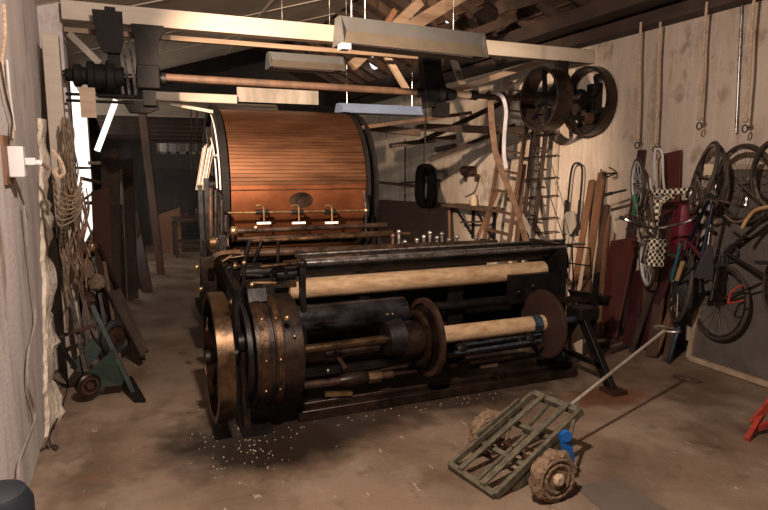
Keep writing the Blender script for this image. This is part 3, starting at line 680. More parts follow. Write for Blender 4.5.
part(MB().lathe(at(276, 275, Y=4.15), (1, 0, 0), [(0, .045), (.14, .045)], 20), 'worm_housing', 'iron')
part(MB().torus(at(248, 300, Y=4.25), (1, -.2, 0), .09, .014, 28, 6), 'chain_wheel', 'iron_brown')
# tables and rails between beaming frame and drum
part(MB().box((.66, 5.3, 1.0), (.74, 5.75, 1.16)), 'bearing_block', 'iron_brown', .01)
ra, rb = at(236, 231, Y=5.5), at(372, 227, Y=5.5)
part(MB().tube((ra.x, 5.5, ra.z), (rb.x+.15, 5.5, ra.z), .026), 'polished_rail', 'iron_brown')
part(MB().ball((ra.x-.02, 5.5, ra.z), .045), 'rail_knob', 'brass')
part(MB().tube((ra.x, 5.45, ra.z-.07), (rb.x+.2, 5.45, ra.z-.07), .022), 'rail', 'iron_brown')
ra2 = at(250, 241, Y=5.3)
part(MB().tube((ra2.x, 5.3, ra2.z), (2.5, 5.3, ra2.z), .02), 'copper_rail', 'bronze')
part(MB().box((.72, 5.2, .3), (3.3, 5.26, .98)), 'inner_panel', 'iron')
part(MB().box((.66, 5.02, .99), (3.2, 5.20, 1.02)), 'shelf', 'iron')
part(MB().box((.66, 5.1, .2), (.72, 5.16, 1.2)), 'post', 'iron')
part(MB().box((3.2, 5.1, 0), (3.26, 5.16, 1.05)), 'post', 'iron')
part(MB().box((3.2, 4.1, .5), (3.26, 5.16, .56)), 'side_rail', 'iron')
# tall oiler pipes at the drum left corner
for (x0, y0, x1, y1, m) in ((211, 188, 211, 252, 'iron_rust'), (216, 190, 216, 240, 'iron'), (226, 215, 226, 232, 'iron'), (222, 200, 222, 240, 'iron'), (205, 240, 205, 262, 'iron')):
    part(MB().tube(at(x0, y0, Y=5.4), at(x1, y1, Y=5.4), .018, n=8), 'pipe', m)
part(MB().lathe(at(214, 243, Y=5.35)-P(.04, 0, 0), (1, 0, 0), [(0, .06), (.05, .06)], 20), 'gauge', 'bronze')
part(MB().box(at(218, 226, Y=5.5), at(228, 246, Y=5.55)), 'brown_box', 'wood')
# bent lever with curved pipe
part(MB().path([at(x, y, Y=4.7) for x, y in ((213, 268), (214, 259), (222, 254), (240, 253))], .03, sub=4), 'curved_pipe', 'bronze')

# reed comb with upright pins
rb_ = thing('reed_comb', 'steel comb bar with upright pins behind the front rollers', 'comb', at(430, 250, Y=5.2))
MB().bar(at(401, 243, Y=5.2), at(440, 250, Y=5.0), .05, .02).build('slide_plate', 'steel', rb_)
MB().bar(at(404, 247, Y=5.3), at(485, 251, Y=5.0), .05, .04).build('bar', 'iron', rb_)
for (x, y0, y1) in ((399, 232, 246), (393, 236, 248), (424, 237, 247), (430, 233, 248), (437, 238, 249), (442, 234, 249), (449, 240, 250), (457, 237, 250), (476, 238, 250), (405, 242, 250), (417, 240, 249)):
    MB().tube(at(x, y1, Y=5.15), at(x, y0, Y=5.15), .014, n=8).ball(at(x, y0, Y=5.15), .024, 8).build('pin', 'steel' if x != 393 else 'iron_rust', rb_)

# right stand
t = thing('end_stand', 'black cast iron A shaped stand holding the right end of the warp beam', 'stand', (3.42, 3.85, 0))
def leg(y1, nm='leg'):
    MB().prism([(3.40, BY-.05, BZ+.06), (3.40, BY+.05, BZ+.06), (3.40, y1+.05, 0), (3.40, y1-.05, 0)], (.05, 0, 0)).build(nm, 'iron', t, .004)
leg(3.50); leg(4.30)
MB().box((3.36, BY-.09, BZ+.0), (3.56, BY+.09, BZ+.10)).build('bearing_block', 'iron', t, .01)
MB().box((3.40, 3.62, .16), (3.44, 4.18, .20)).build('cross_bar', 'iron', t)
MB().box((3.36, 3.42, 0), (3.50, 3.58, .03)).build('foot', 'iron_rust', t)
MB().box((3.36, 4.22, 0), (3.50, 4.38, .03)).build('foot', 'iron_rust', t)
MB().prism([(3.56, BY-.03, BZ-.2), (3.56, BY+.03, BZ-.2), (3.60, BY+.05, BZ+.34), (3.60, BY+.01, BZ+.38)], (.03, 0, 0)).build('blade', 'iron', t)
o = MB().box(at(571, 360, Y=4.15), at(580, 318, Y=4.2)).build('cream_card', 'paper'); tag(o, 'small cream card standing behind the right stand', 'card')
o = MB().lathe(at(575, 385, Z=0)+P(.12, .3, 0), (0, 0, 1), [(0, .05), (.01, .055), (.12, .055), (.15, .03), (.19, .03)], 16).build('oil_can', 'bluesteel'); tag(o, 'dark oil can on the floor between the legs of the stand', 'can')

# debris by the machine foot
db = MB()
for i in range(110):
    x = random.gauss(.60, .20); y = random.gauss(3.75, .28)
    if x < .2: continue
    s_ = random.uniform(.002, .007); db.box((x, y, .001), (x+s_*random.uniform(.6, 2), y+s_, .003+s_*.4))
for i in range(40):
    x = random.uniform(.9, 2.6); y = random.uniform(3.72, 3.88); s_ = random.uniform(.002, .006); db.box((x, y, .001), (x+s_*1.6, y+s_, .003+s_*.4))
tag(db.build('floor_debris', 'debris'), 'pale chips and lint scattered round the machine foot', 'debris', kind='stuff')

# ------------------------------------------------------------ foreground cart
CA = P(1.70, 2.77, .03)                      # middle of the low end
lowF, lowN = at(450, 465, Z=.03), at(495, 496, Z=.02)
topF, topN = at(533, 394, Z=.36), at(580, 412, Z=.33)
t = thing('hand_cart', 'low olive green slatted hand cart tipped onto its front edge', 'cart', (2.0, 2.72, 0))
nrm = (topN-lowN).cross(lowF-lowN).normalized()
if nrm.z < 0: nrm = -nrm
def lerp(a, b_, k): return a+(b_-a)*k
MB().bar(lowF, lowN, .035, .045, nrm).build('front_bar', 'olive', t, .004)
MB().bar(topF, topN, .04, .045, nrm).build('rear_bar', 'olive', t, .004)
MB().bar(lowF, topF, .022, .04, nrm).build('side_rail', 'olive', t, .004)
MB().bar(lowN, topN+(topN-lowN)*.02, .026, .05, nrm).build('side_rail', 'olive', t, .004)
for k_, w_ in ((.27, .032), (.76, .040)):
    MB().bar(lerp(lowF, lowN, k_)+nrm*.03, lerp(topF, topN, k_)+nrm*.03, w_, .016, nrm).build('slat', 'olive', t, .003)
MB().bar(lerp(lowF, lowN, .5)-nrm*.03, lerp(lerp(lowF, lowN, .5), lerp(topF, topN, .5), .62)-nrm*.03, .022, .016, nrm).build('slat', 'olive', t, .003)
MB().bar(lerp(lowF, topF, .35)+nrm*.0, lerp(lowF, topF, .85)+nrm*.0, .012, .10, nrm).build('side_board', 'olive', t)
MB().bar(lerp(lowN, topN, .15)-nrm*.05, lerp(lowN, topN, .75)-nrm*.05, .012, .08, nrm).build('side_board', 'olive', t)
for k_ in (.36, .68): MB().bar(lerp(lowF, topF, k_)-nrm*.035, lerp(lowN, topN, k_)-nrm*.035, .03, .025, nrm).build('cross_bar', 'olive', t)
wc = P(1.985, 2.415, .138); wf = P(1.97, 3.0, .138); ax = (wf-wc).normalized()
MB().tube(wc, wf, .014).build('axle', 'iron_rust', t)
for c in (wc, wf):
    def rf(a, tt): return 1+.045*math.sin(a*7+tt*40)+random.uniform(-.045, .045)
    wm = MB().lathe(c-ax*.035, ax, [(0, .03), (0, .085), (-.004, .12), (.012, .137), (.04, .140), (.062, .136), (.074, .12), (.07, .08), (.075, .03)], 54, rf)
    wo = wm.build('wheel', 'burlap', t, label='wheel bound in ragged sacking')
    for r in (.105, .075): MB().torus(c-ax*.037, ax, r, .009, 36, 6, .6).build('wrap_coil', 'burlap', wo)
    MB().lathe(c-ax*.065, ax, [(0, .022), (.012, .034), (.03, .030)], 14, rf).build('hub_knot', 'rope', wo)
sb = at(570, 445, Y=2.52)
MB().prism([at(560, 434, Y=2.50), at(571, 437, Y=2.50), at(575, 462, Y=2.50), at(566, 462, Y=2.50)], (0, .02, 0)).build('bracket', 'blue', t, label='bright blue metal bracket')
MB().lathe(at(567, 437, Y=2.49), (.3, 1, 0), [(0, .03), (.03, .03)], 16).build('bracket_boss', 'blue', t)
MB().bar(lerp(topF, topN, .9)-nrm*.02, at(569, 440, Y=2.52), .02, .02).build('brace', 'olive', t)
MB().bar(lerp(topF, topN, .35)-nrm*.02, wf+P(.12, -.15, .02), .02, .02).build('brace', 'olive', t)
hs, he = lerp(topF, topN, .75), at(664, 331, Y=3.05)
MB().tube(hs, he, .011, n=10).build('handle', 'grey_plank', t)
hd = (he-hs).normalized(); sd = hd.cross(V((0, 0, 1))).normalized()
MB().path([he, he+sd*.075+hd*.02, he+sd*.085+hd*.05, he+hd*.065, he-sd*.085+hd*.05, he-sd*.075+hd*.02], .007, closed=True, sub=5).build('grip_loop', 'steel', t)

# ------------------------------------------------------------ right wall: ropes, planks, tools
def rope(x, y0, x1, y1, X, label, r=.012, m='rope', name='hanging_rope'):
    a, b_ = at(x, y0, X=X), at(x1, y1, X=X); b_.y = a.y+ (b_.y-a.y)*.5
    t = thing(name, label, 'rope', (b_.x, b_.y, b_.z))
    pts = [a, lerp(a, b_, .3)+P(0, .006, 0), lerp(a, b_, .6)-P(0, .004, 0), b_]
    MB().path(pts, r, m=8, sub=6).build('strand', m, t)
    MB().ball(b_, r*2.1).build('knot', m, t)
    MB().torus(b_-P(0, 0, .07), (0, 1, 0), .03, .006, 16, 6).build('hook', 'iron', t)
    return b_
rope(641, 22, 641, 138, 4.76, 'pale hanging rope leftmost on the right wall, over the small bicycle wheel')
rope(660.5, 22, 658, 142, 4.76, 'pale hanging rope second from left, over the white loop')
rope(707, 2, 701, 118, 4.76, 'pale hanging rope over the blue bicycle, third from left')
rope(755, -8, 747, 120, 4.76, 'pale hanging rope nearest the right edge of the view')
o = MB().tube(at(742, 5, X=4.95), at(736, 133, X=4.95), .012).build('steel_pipe', 'steel'); tag(o, 'thin grey steel pipe running down the right wall', 'pipe')
o = MB().path([at(x, y, X=4.72) for x, y in ((650, 178), (652, 192), (658, 197), (664, 192), (663, 176), (662, 152), (655, 152), (655, 180))], .011, sub=4).build('white_hose_loop', 'white'); tag(o, 'white plastic loop hanging on the second rope', 'hose')
# leaning planks
def lean(p0, p1, w_, th, m, label, X0, X1=None, name='leaning_plank', g=None, cat='plank', up=None):
    """foot pixel p0 at X0, head pixel p1 at X1 (against wall)"""
    a = at(*p0, X=X0); X1 = X1 or 4.93; b_ = at(*p1, X=X1)
    a = a+(b_-a)*((.012-a.z)/(b_.z-a.z))
    d = (b_-a).normalized(); side = V((.15, 1, 0))
    o = MB().bar(a, b_, th, w_, up or side).build(name, m, bevel=.003)
    return tag(o, label, cat, g)
lean((572, 300), (592, 180), .09, .03, 'orange_wood', 'orange brown plank leaning furthest left beside the long tongs', 4.55)
lean((583, 305), (602, 172), .11, .03, 'orange_wood', 'tall orange plank second in the row left of the bicycles', 4.55)
lean((592, 310), (606, 205), .08, .025, 'wood', 'shorter brown plank in front of the tall orange ones', 4.58)
lean((600, 310), (608, 215), .05, .03, 'orange_wood', 'narrow orange batten beside the shorter brown plank', 4.5)
lean((596, 318), (612, 232), .08, .02, 'pale_wood', 'pale grey plank leaning behind the red board', 4.62)
lean((606, 190), (566, 230), .02, .02, 'pale_wood', 'thin light stick leaning across the orange planks', 4.80, 4.9) if False else None
lean((606, 325), (624, 239), .40, .02, 'red', 'wide dark red board leaning at the middle of the right wall', 4.50, 4.85, 'leaning_board', cat='board')
lean((617, 330), (642, 150), .12, .02, 'maroon', 'long maroon board leaning behind the checkered bicycle', 4.75, 4.97, 'leaning_board', cat='board')
lean((664, 320), (672, 152), .26, .02, 'red', 'tall reddish brown board behind the blue bicycle', 4.78, 4.96, 'leaning_board', cat='board')
lean((648, 325), (655, 240), .20, .02, 'wood', 'brown board low behind the checkered bicycle wheel', 4.60, 4.9, 'leaning_board', cat='board')
lean((631, 333), (640, 270), .16, .02, 'maroon', 'low maroon board beside the wide red board', 4.50, 4.85, 'leaning_board', cat='board')
lean((655, 330), (664, 265), .12, .02, 'wood', 'short brown offcut leaning near the wall foot', 4.52, 4.85, 'leaning_board', cat='board')
lean((672, 335), (684, 275), .10, .02, 'wood', 'short board leaning just left of the dusty panel', 4.55, 4.85, 'leaning_board', cat='board')
lean((646, 340), (690, 205), .10, .03, 'maroon', 'slanting maroon plank crossing behind the bicycle wheels', 4.55, 4.93, 'leaning_board', cat='board')
lean((632, 350), (652, 290), .05, .03, 'dark_wood', 'black batten leaning nearest the machine stand', 4.35, 4.6)
lean((674, 342), (680, 322), .035, .02, 'bluesteel', 'short pale blue metal strip leaning under the bicycle', 4.46, 4.52, 'metal_strip', cat='strip')
lean((660, 340), (690, 262), .07, .02, 'orange_wood', 'orange brown lath leaning under the blue bicycle', 4.5, 4.9)
# offcuts on the floor by the wall
for i, (x, y, x2, y2, m, lab) in enumerate([(600, 345, 640, 333, 'wood', 'brown offcut lying on the floor at the foot of the red board'), (608, 352, 650, 338, 'dark_wood', 'dark batten lying on the floor nearest the boards'), (655, 335, 690, 345, 'red', 'reddish lath lying at the wall foot under the bicycles')]):
    o = MB().bar(at(x, y, Z=.02), at(x2, y2, Z=.02), .06, .03).build('floor_offcut', m); tag(o, lab, 'offcut')
# curb along the wall foot
o = MB().box((4.88, 1.8, 0), (XR-.001, 4.2, .05)).build('baseboard_right', 'wall_far'); struct(o)
# long tongs / U handled tool
t = thing('u_handled_tool', 'dark long U shaped handle tool leaning on the right wall beside the ladder', 'tool', at(566, 240, X=4.85))
pts = [at(x, y, X=4.9) for x, y in ((566, 226), (569, 190), (572, 168), (577, 163), (582, 168), (581, 192), (577, 228))]
MB().path(pts, .012, sub=4).build('handle', 'iron', t)
MB().path([at(566, 200, X=4.89), at(564, 240, X=4.86)], .018).build('grip', 'iron', t); MB().path([at(580, 200, X=4.89), at(577, 236, X=4.86)], .018).build('grip', 'iron', t)
MB().prism([at(566, 212, X=4.86), at(574, 211, X=4.86), at(576, 226, X=4.86), at(570, 235, X=4.86), at(562, 232, X=4.86), at(561, 222, X=4.86)], (.015, 0, 0)).build('blade', 'grey_plank', t)
MB().tube(at(569, 232, X=4.86), P(4.70, at(569, 232, X=4.86).y, .0), .018, n=8).build('shaft', 'grey_plank', t)
# wall hook
t = thing('wall_hook', 'dark iron double hook sticking out of the right wall', 'hook', at(610, 173, X=4.95))
MB().tube(at(602, 174, X=4.84), at(617, 173, X=XR-.002), .010, n=8).build('shank', 'iron', t)
MB().path([at(609, 167, X=4.93), at(615, 171, X=4.94), at(617, 176, X=4.93), at(612, 178, X=4.93)], .006).build('prong', 'iron', t)
MB().tube(at(601, 169, X=4.84), at(602, 178, X=4.84), .010, n=8).build('peg', 'wood', t)

# ladders
def ladder(fl, fr_, tl, tr, X0, X1, n, rw, rr, m, label, flat=False):
    a, b_, c, d = at(*fl, X=X0), at(*fr_, X=X0), at(*tl, X=X1), at(*tr, X=X1)
    t = thing('ladder', label, 'ladder', ((a.x+b_.x)/2, (a.y+b_.y)/2, 0))
    # run the rails on down to the floor
    def ext(p, q): k_ = p.z/(q.z-p.z); return p-(q-p)*k_
    a2, b2 = ext(a, c), ext(b_, d)
    MB().bar(a2, c, rw*.5, rw, (1, 0, 0)).build('rail', m, t, .003); MB().bar(b2, d, rw*.5, rw, (1, 0, 0)).build('rail', m, t, .003)
    for i in range(n):
        k_ = (i+.6)/n; p, q = lerp(a2, c, k_), lerp(b2, d, k_)
        (MB().bar(p, q, .09, .02) if flat else MB().tube(p, q, rr, n=8)).build('step' if flat else 'rung', m, t)
    return t
ladder((483, 248), (508, 248), (512, 82), (533, 84), 4.35, 4.75, 11, .055, .012, 'wood', 'brown wooden step ladder leaning behind the hanging belt', True)
ladder((521, 248), (532, 248), (536, 108), (549, 108), 4.55, 4.85, 12, .055, .012, 'dark_wood', 'dark narrow ladder leaning right of the step ladder')
t = thing('ladder_shadow_bars', 'thin bars in place of the ladder shadow on the wall right of the dark ladder', 'shadow bars', at(545, 250, X=4.94))  # added bars imitate the shadow lines of the ladder rungs
for x in (519, 556): MB().tube(P(4.93, at(x, 180, X=4.93).y, 0), P(4.93, at(x, 180, X=4.93).y, at(x, 120, X=4.93).z), .007, n=6).build('upright', 'pale_wood', t)
for y in (134, 155, 177, 195, 217, 231, 245): MB().tube(at(519, y+3, X=4.925), at(558, y, X=4.925), .008, n=6).build('wire', 'iron', t)  # added bars imitating the ladder shadow lines, not real wires
o = MB().tube(at(525, 118, X=4.5), at(566, 246, X=4.6), .006, n=6).build('stay_wire', 'iron'); tag(o, 'thin dark wire slanting in front of the dark ladder', 'wire')
lean((516, 250), (524, 165), .08, .03, 'wood', 'brown board leaning between the ladder rails', 4.4, 4.7)
lean((472, 250), (498, 190), .07, .03, 'orange_wood', 'orange batten leaning left of the step ladder', 4.5, 4.8)
lean((540, 250), (516, 205), .08, .02, 'grey_plank', 'grey plank tilting left at the ladder foot', 4.45, 4.6)

# far right wall
a, b_ = at(372, 240, X=4.70), at(446, 245, X=4.55)
o = MB().prism([(4.62, 8.3, .0), (4.62, 12.6, .0), (4.90, 12.6, 1.06), (4.90, 8.85, 1.17)], (.02, 0, 0)).build('hardboard_sheet', 'hardboard'); tag(o, 'large dark brown sheet leaning along the far right wall', 'board')
o = MB().bar((4.61, 8.28, .02), (4.885, 8.83, 1.18), .03, .05).build('edge_batten', 'orange_wood'); tag(o, 'orange batten along the near edge of the dark brown sheet', 'batten')
t = thing('wall_shelf', 'brown bracket shelf on the far right wall beside the brown sheet', 'shelf', (4.8, 8.2, 1.0))
MB().box((4.62, 7.4, 1.14), (XR-.002, 8.62, 1.18)).build('shelf_board', 'wood', t)
for y in (7.6, 8.2):
    MB().bar((4.94, y, .72), (4.66, y, 1.13), .03, .03).build('bracket', 'iron', t); MB().box((4.95, y-.02, .65), (XR-.002, y+.02, 1.14)).build('bracket_post', 'iron', t)
MB().bar((4.8, 7.5, .98), (4.8, 8.3, .90), .03, .03).build('stay', 'dark_wood', t)
t = thing('wall_motor', 'rusty lump shaped wall fitting on the lit part of the right wall', 'fitting', at(473, 176, X=4.95))
MB().lathe(at(463, 171, X=4.93), at(483, 171, X=4.93)-at(463, 171, X=4.93), [(0, .05), (.02, .075), (.30, .078), (.34, .05)], 16, lambda a, t_: 1+.07*math.sin(a*6+t_*20)).build('body', 'iron_rust', t)
for dx in (466, 477): MB().tube(at(dx, 174, X=4.95), at(dx-1, 181, X=4.95), .03).build('spout', 'iron_rust', t)
MB().path([at(x, y, X=4.96) for x, y in ((480, 175), (477, 185), (474, 192), (465, 197))], .006).build('wire', 'iron', t)
o = MB().lathe(P(4.88, at(474, 204, X=4.88).y, 1.18), (0, 0, 1), [(0, .05), (.10, .05), (.13, .03), (.16, .03)], 16).build('jar', 'paper'); tag(o, 'pale jar standing on the wall shelf', 'jar')
t = thing('cable_reel', 'black coil hanging on the shaded far right wall', 'coil', at(424, 205, X=4.85))
for i in range(5): MB().path([at(x+i*1.5, y, X=4.86-.02*i) for x, y in ((417, 180), (419, 168), (425, 167), (429, 180), (428, 200), (422, 206), (417, 198))], .04, m=8, sub=4, closed=True).build('loop', 'cast', t)
MB().tube(at(424, 168, X=4.85), at(424, 132, X=4.85), .008, n=6).build('cord', 'iron', t)
for (x0, y0, x1, y1, lab) in ((405, 140, 405, 202, 'thin dark upright pipe on the far shaded wall'), (400, 183, 440, 180, 'thin horizontal pipe beside the black coil')):
    o = MB().tube(at(x0, y0, X=4.9), at(x1, y1, X=4.9), .015, n=8).build('wall_pipe', 'iron_brown'); tag(o, lab, 'pipe')
for (x0, y0, x1, y1, lab) in ((436, 150, 455, 146, 'short dark bar on the shaded wall above the coil'),):
    o = MB().bar(at(x0, y0, X=4.9), at(x1, y1, X=4.9), .05, .08).build('wall_bar', 'dark_wood'); tag(o, lab, 'bar')

# ------------------------------------------------------------ bicycles
def bike(name, label, rear, front, up, R, fm_, tyre='tyre', rimm='chrome', spokes=20, steer=0, seat='rubber', pads=False, bars='drop', col2=None):
    rear, front = V(rear), V(front); L_ = (front-rear).length; u = (front-rear).normalized()
    v = (V(up)-u*V(up).dot(u)).normalized(); w_ = u.cross(v)
    lo = min(rear.z, front.z)-R
    t = thing(name, label, 'bicycle', (rear.x, rear.y, lo))
    def q(a, b_, c=0): return rear+u*(a*L_)+v*(b_*L_)+w_*(c*L_)
    for hub, sa in ((rear, 0), (front, steer)):
        ax = (w_*math.cos(sa)+u*math.sin(sa)).normalized()
        wo = MB().torus(hub, ax, R-.016, .017, 48, 8).build('wheel', tyre, t)
        MB().ring(hub, ax, R-.030, R-.046, .024, 48).build('wheel_rim', rimm, wo)
        sp = MB(); d, e1, e2 = frame(ax)
        for i in range(spokes):
            a = 2*PI*i/spokes; s_ = 1 if i % 2 else -1
            sp.tube(hub+ax*s_*.025, hub+(e1*math.cos(a)+e2*math.sin(a))*(R-.045), .0018, n=4)
        sp.build('spokes', rimm, wo); MB().lathe(hub-ax*.045, ax, [(0, .016), (.09, .016)], 12).build('hub', 'chrome', wo)
    bb, st, ht, hb = q(.42, -.04), q(.31, .46), q(.80, .48), q(.84, .36)
    f = 'frame_tube'
    MB().tube(st, ht, .014).build(f, fm_, t); MB().tube(bb, hb, .016).build(f, fm_, t); MB().tube(bb, st+(st-bb)*.06, .015).build(f, col2 or fm_, t)
    for s_ in (-.04, .04):
        MB().tube(rear+w_*s_, lerp(bb, bb+w_*s_, .6), .009).build('chain_stay', fm_, t); MB().tube(rear+w_*s_, st, .008).build('seat_stay', fm_, t)
        MB().path([hb, hb+w_*s_*1.2-(ht-hb)*.25, front+w_*s_*1.2], .010, sub=4).build('fork_blade', rimm if rimm == 'chrome' else fm_, t)
    MB().tube(ht, hb, .019).build('head_tube', fm_, t)
    MB().ring(bb+w_*.05, w_, .085, .06, .006, 28).build('chainring', 'steel', t)
    for s_, dr in ((1, .3), (-1, -.3)):
        cr_ = MB().bar(bb+w_*.06*s_, bb+w_*.07*s_+(u*.9+v*.4)*.16*s_, .02, .012).build('crank', 'chrome', t)
        MB().bar(bb+w_*.07*s_+(u*.9+v*.4)*.16*s_-w_*0, bb+w_*.16*s_+(u*.9+v*.4)*.16*s_, .07, .022).build('pedal', 'rubber', cr_)
    sd_ = q(.27, .60)
    if not pads: MB().tube(st, sd_, .012).build('seat_post', 'chrome', t)
    if not pads: MB().prism([sd_-u*.12+w_*.07, sd_-u*.12-w_*.07, sd_-u*.02-w_*.06, sd_+u*.15-w_*.018, sd_+u*.15+w_*.018, sd_-u*.02+w_*.06], v*.045).build('saddle', seat, t, .008)
    sm = ht+(ht-hb)*.8
    MB().tube(ht, sm, .012).build('stem', 'chrome', t)
    if bars == 'drop':
        hbm = MB().path([sm-w_*.2+u*.02-v*.12, sm-w_*.2+u*.10-v*.06, sm-w_*.2+u*.08, sm-w_*.19, sm+u*.03, sm+w_*.19, sm+w_*.2+u*.08, sm+w_*.2+u*.10-v*.06, sm+w_*.2+u*.02-v*.12], .012, sub=5).build('handlebar', 'chrome', t)
    else:
        hbm = MB().path([sm-w_*.32-u*.06+v*.14, sm-w_*.22+v*.14, sm-w_*.06, sm+w_*.06, sm+w_*.22+v*.14, sm+w_*.32-u*.06+v*.14], .012, sub=4).build('handlebar', 'chrome', t)
        for s_ in (-1, 1): MB().tube(sm+w_*.24*s_+v*.14-u*.02, sm+w_*.34*s_+v*.14-u*.065, .017).build('grip', 'rubber', hbm)
    if pads:
        MB().tube(at(651, 193, X=4.50), at(689, 191, X=4.50), .030).build('frame_pad', 'checker', t, label='black and cream checkered pad')
        MB().tube(at(659, 200, X=4.46), at(653, 232, X=4.42), .036).build('frame_pad', 'checker', t, label='black and cream checkered pad')
        MB().tube(at(672, 196, X=4.46), at(660, 202, X=4.46), .030).build('frame_pad', 'checker', t, label='black and cream checkered pad')
        MB().bar(at(658, 239, X=4.38), at(655, 266, X=4.36), .11, .09, (0, 1, 0)).build('bar_pad', 'checker', t, label='black and cream checkered pad')
    # brake cable
    MB().path([sm, sm+u*.15+v*.10, sm+u*.22, hb+u*.05], .004, sub=4).build('brake_cable', 'red_paint' if fm_ == 'bike_dark' else 'cable_dark', t)
    return t, q
def dirv(az): return V((math.sin(math.radians(az)), math.cos(math.radians(az)), 0))
# nearest hanging bicycle, front wheel up
F3, R3 = at(744, 184, X=4.76), at(719, 302, X=4.68)
bike('bicycle', 'dark hanging bicycle with a big front wheel up, nearest on the right wall', R3, F3, -dirv(12), .335, 'bike_dark', steer=.15)
o = MB().prism([F3+P(0, 0, .34), F3+P(0, 0, .36), F3+P(0, .02, .36), F3+P(0, .02, .34)], (.01, 0, 0))
F4, R4 = at(777, 178, X=4.62), at(790, 290, X=4.50)
bike('bicycle', 'bicycle hanging half out of view at the right edge of the photo', R4, F4, -dirv(22), .31, 'bike_dark', steer=.1)
F2, R2 = at(703, 178, X=4.66), at(681, 287, X=4.52)
bike('bicycle', 'navy blue and crimson bicycle hanging in the middle of the row', R2, F2, -dirv(37), .33, 'bike_blue', col2='bike_red', steer=-.1)
F5, R5 = at(712, 180, X=4.80), at(700, 280, X=4.80)
F1, R1 = at(638, 182, X=4.64), at(647, 262, X=4.50)
tb_, qb = bike('bmx_bicycle', 'small bicycle with checkered pads hanging leftmost on the right wall', F1+P(0, 0, -.02), R1, dirv(-148)+V((0,0,.0)), .255, 'chrome', rimm='white', pads=True, bars='bmx', spokes=18)
t = thing('spare_bicycle_wheel', 'loose thin wheel hanging behind the navy blue bicycle', 'wheel', (F5.x, F5.y, F5.z-.33))
MB().torus(F5, dirv(120), .31, .015, 44, 8).build('tyre', 'tyre', t); MB().ring(F5, dirv(120), .295, .28, .02, 44).build('rim', 'chrome', t)
sp = MB()
for i in range(18):
    d, e1, e2 = frame(dirv(120)); a = 2*PI*i/18; sp.tube(F5, F5+(e1*math.cos(a)+e2*math.sin(a))*.285, .0018, n=4)
sp.build('spokes', 'chrome', t)
def small(mb, name, m, label, cat): return tag(mb.build(name, m), label, cat)
small(MB().box(at(706, 164, X=4.56), at(713, 175, X=4.54)), 'cream_tag', 'paper', 'small cream card tied between the hanging wheels', 'card')
small(MB().tube(at(683, 262, X=4.40), at(677, 280, X=4.42), .02), 'orange_grip', 'saddle', 'tan grip poking out beside the blue bicycle frame', 'grip')
small(MB().lathe(at(699.5, 276, X=4.36), (-.8, -.6, 0), [(0, .022), (.015, .022), (.02, .015)], 16), 'orange_reflector', 'orange', 'round orange reflector between the two large bicycles', 'reflector')
small(MB().path([at(x, y, X=4.38) for x, y in ((680, 243), (677, 258), (673, 272), (671, 282))], .010, sub=3), 'teal_tube', 'teal', 'thin teal tube beside the lower wheel of the blue bicycle', 'tube')
small(MB().path([at(x, y, X=4.45) for x, y in ((728, 303), (731, 293), (738, 287), (744, 285))], .009, sub=4), 'red_cable', 'red_paint', 'red cable curving over the lowest right wheel', 'cable')
small(MB().path([at(x, y, X=4.42) for x, y in ((728, 303), (736, 302), (744, 300))], .007, sub=3), 'red_rod', 'red_paint', 'short red rod beside the red cable', 'rod')
small(MB().path([at(x, y, X=4.35) for x, y in ((742, 228), (748, 218), (756, 210), (772, 206))], .014, sub=4), 'tan_handlebar', 'saddle', 'tan taped handlebar curving at the right edge', 'handlebar')
small(MB().path([at(x, y, X=4.42) for x, y in ((724, 215), (735, 222), (748, 218), (760, 210), (775, 205))], .009, sub=4), 'brown_tube', 'leather', 'brown rubber tube slung below the top right wheel', 'tube')
small(MB().tube(at(716, 185, X=4.80), at(708, 245, X=4.72), .012).tube(at(708, 245, X=4.72), at(704, 275, X=4.70), .012), 'chrome_bar', 'chrome', 'long chrome bar between the two large bicycles', 'bar')
small(MB().tube(at(720, 255, X=4.45), at(711, 300, X=4.42), .010), 'chrome_pump', 'chrome', 'slim chrome pump clipped beside the lowest wheel', 'pump')
small(MB().path([at(x, y, X=4.6) for x, y in ((634, 195), (636, 205), (634, 215))], .03, sub=3), 'green_bottle', 'green_paint', 'green bottle behind the checkered bicycle handlebar', 'bottle')
small(MB().tube(at(611, 210, X=4.65), at(630, 205, X=4.72), .016), 'wooden_peg', 'wood', 'wooden peg stick poking left of the checkered bicycle', 'peg')
small(MB().tube(at(604, 195, X=4.60), at(626, 190, X=4.68), .012).tube(at(604, 195, X=4.60), at(612, 193.2, X=4.63), .018), 'rubber_tube', 'rubber', 'black handle poking left above the wooden peg', 'handle')
# black bags / mudguards clutter behind blue bike
small(MB().lathe(at(690, 262, X=4.62), (0, 0, -1), [(0, .03), (.08, .10), (.25, .14), (.4, .10), (.46, .02)], 16, lambda a, t_: 1+.1*math.sin(a*4+t_*9)), 'black_bag', 'rubber', 'black bag hanging behind the lower wheels', 'bag')
small(MB().lathe(at(686, 200, X=4.80), (0, 0, -1), [(0, .03), (.05, .09), (.35, .13), (.6, .09), (.7, .02)], 16, lambda a, t_: 1+.08*math.sin(a*5+t_*7)), 'crimson_bag', 'bike_red', 'crimson bag hanging behind the blue bicycle frame', 'bag')
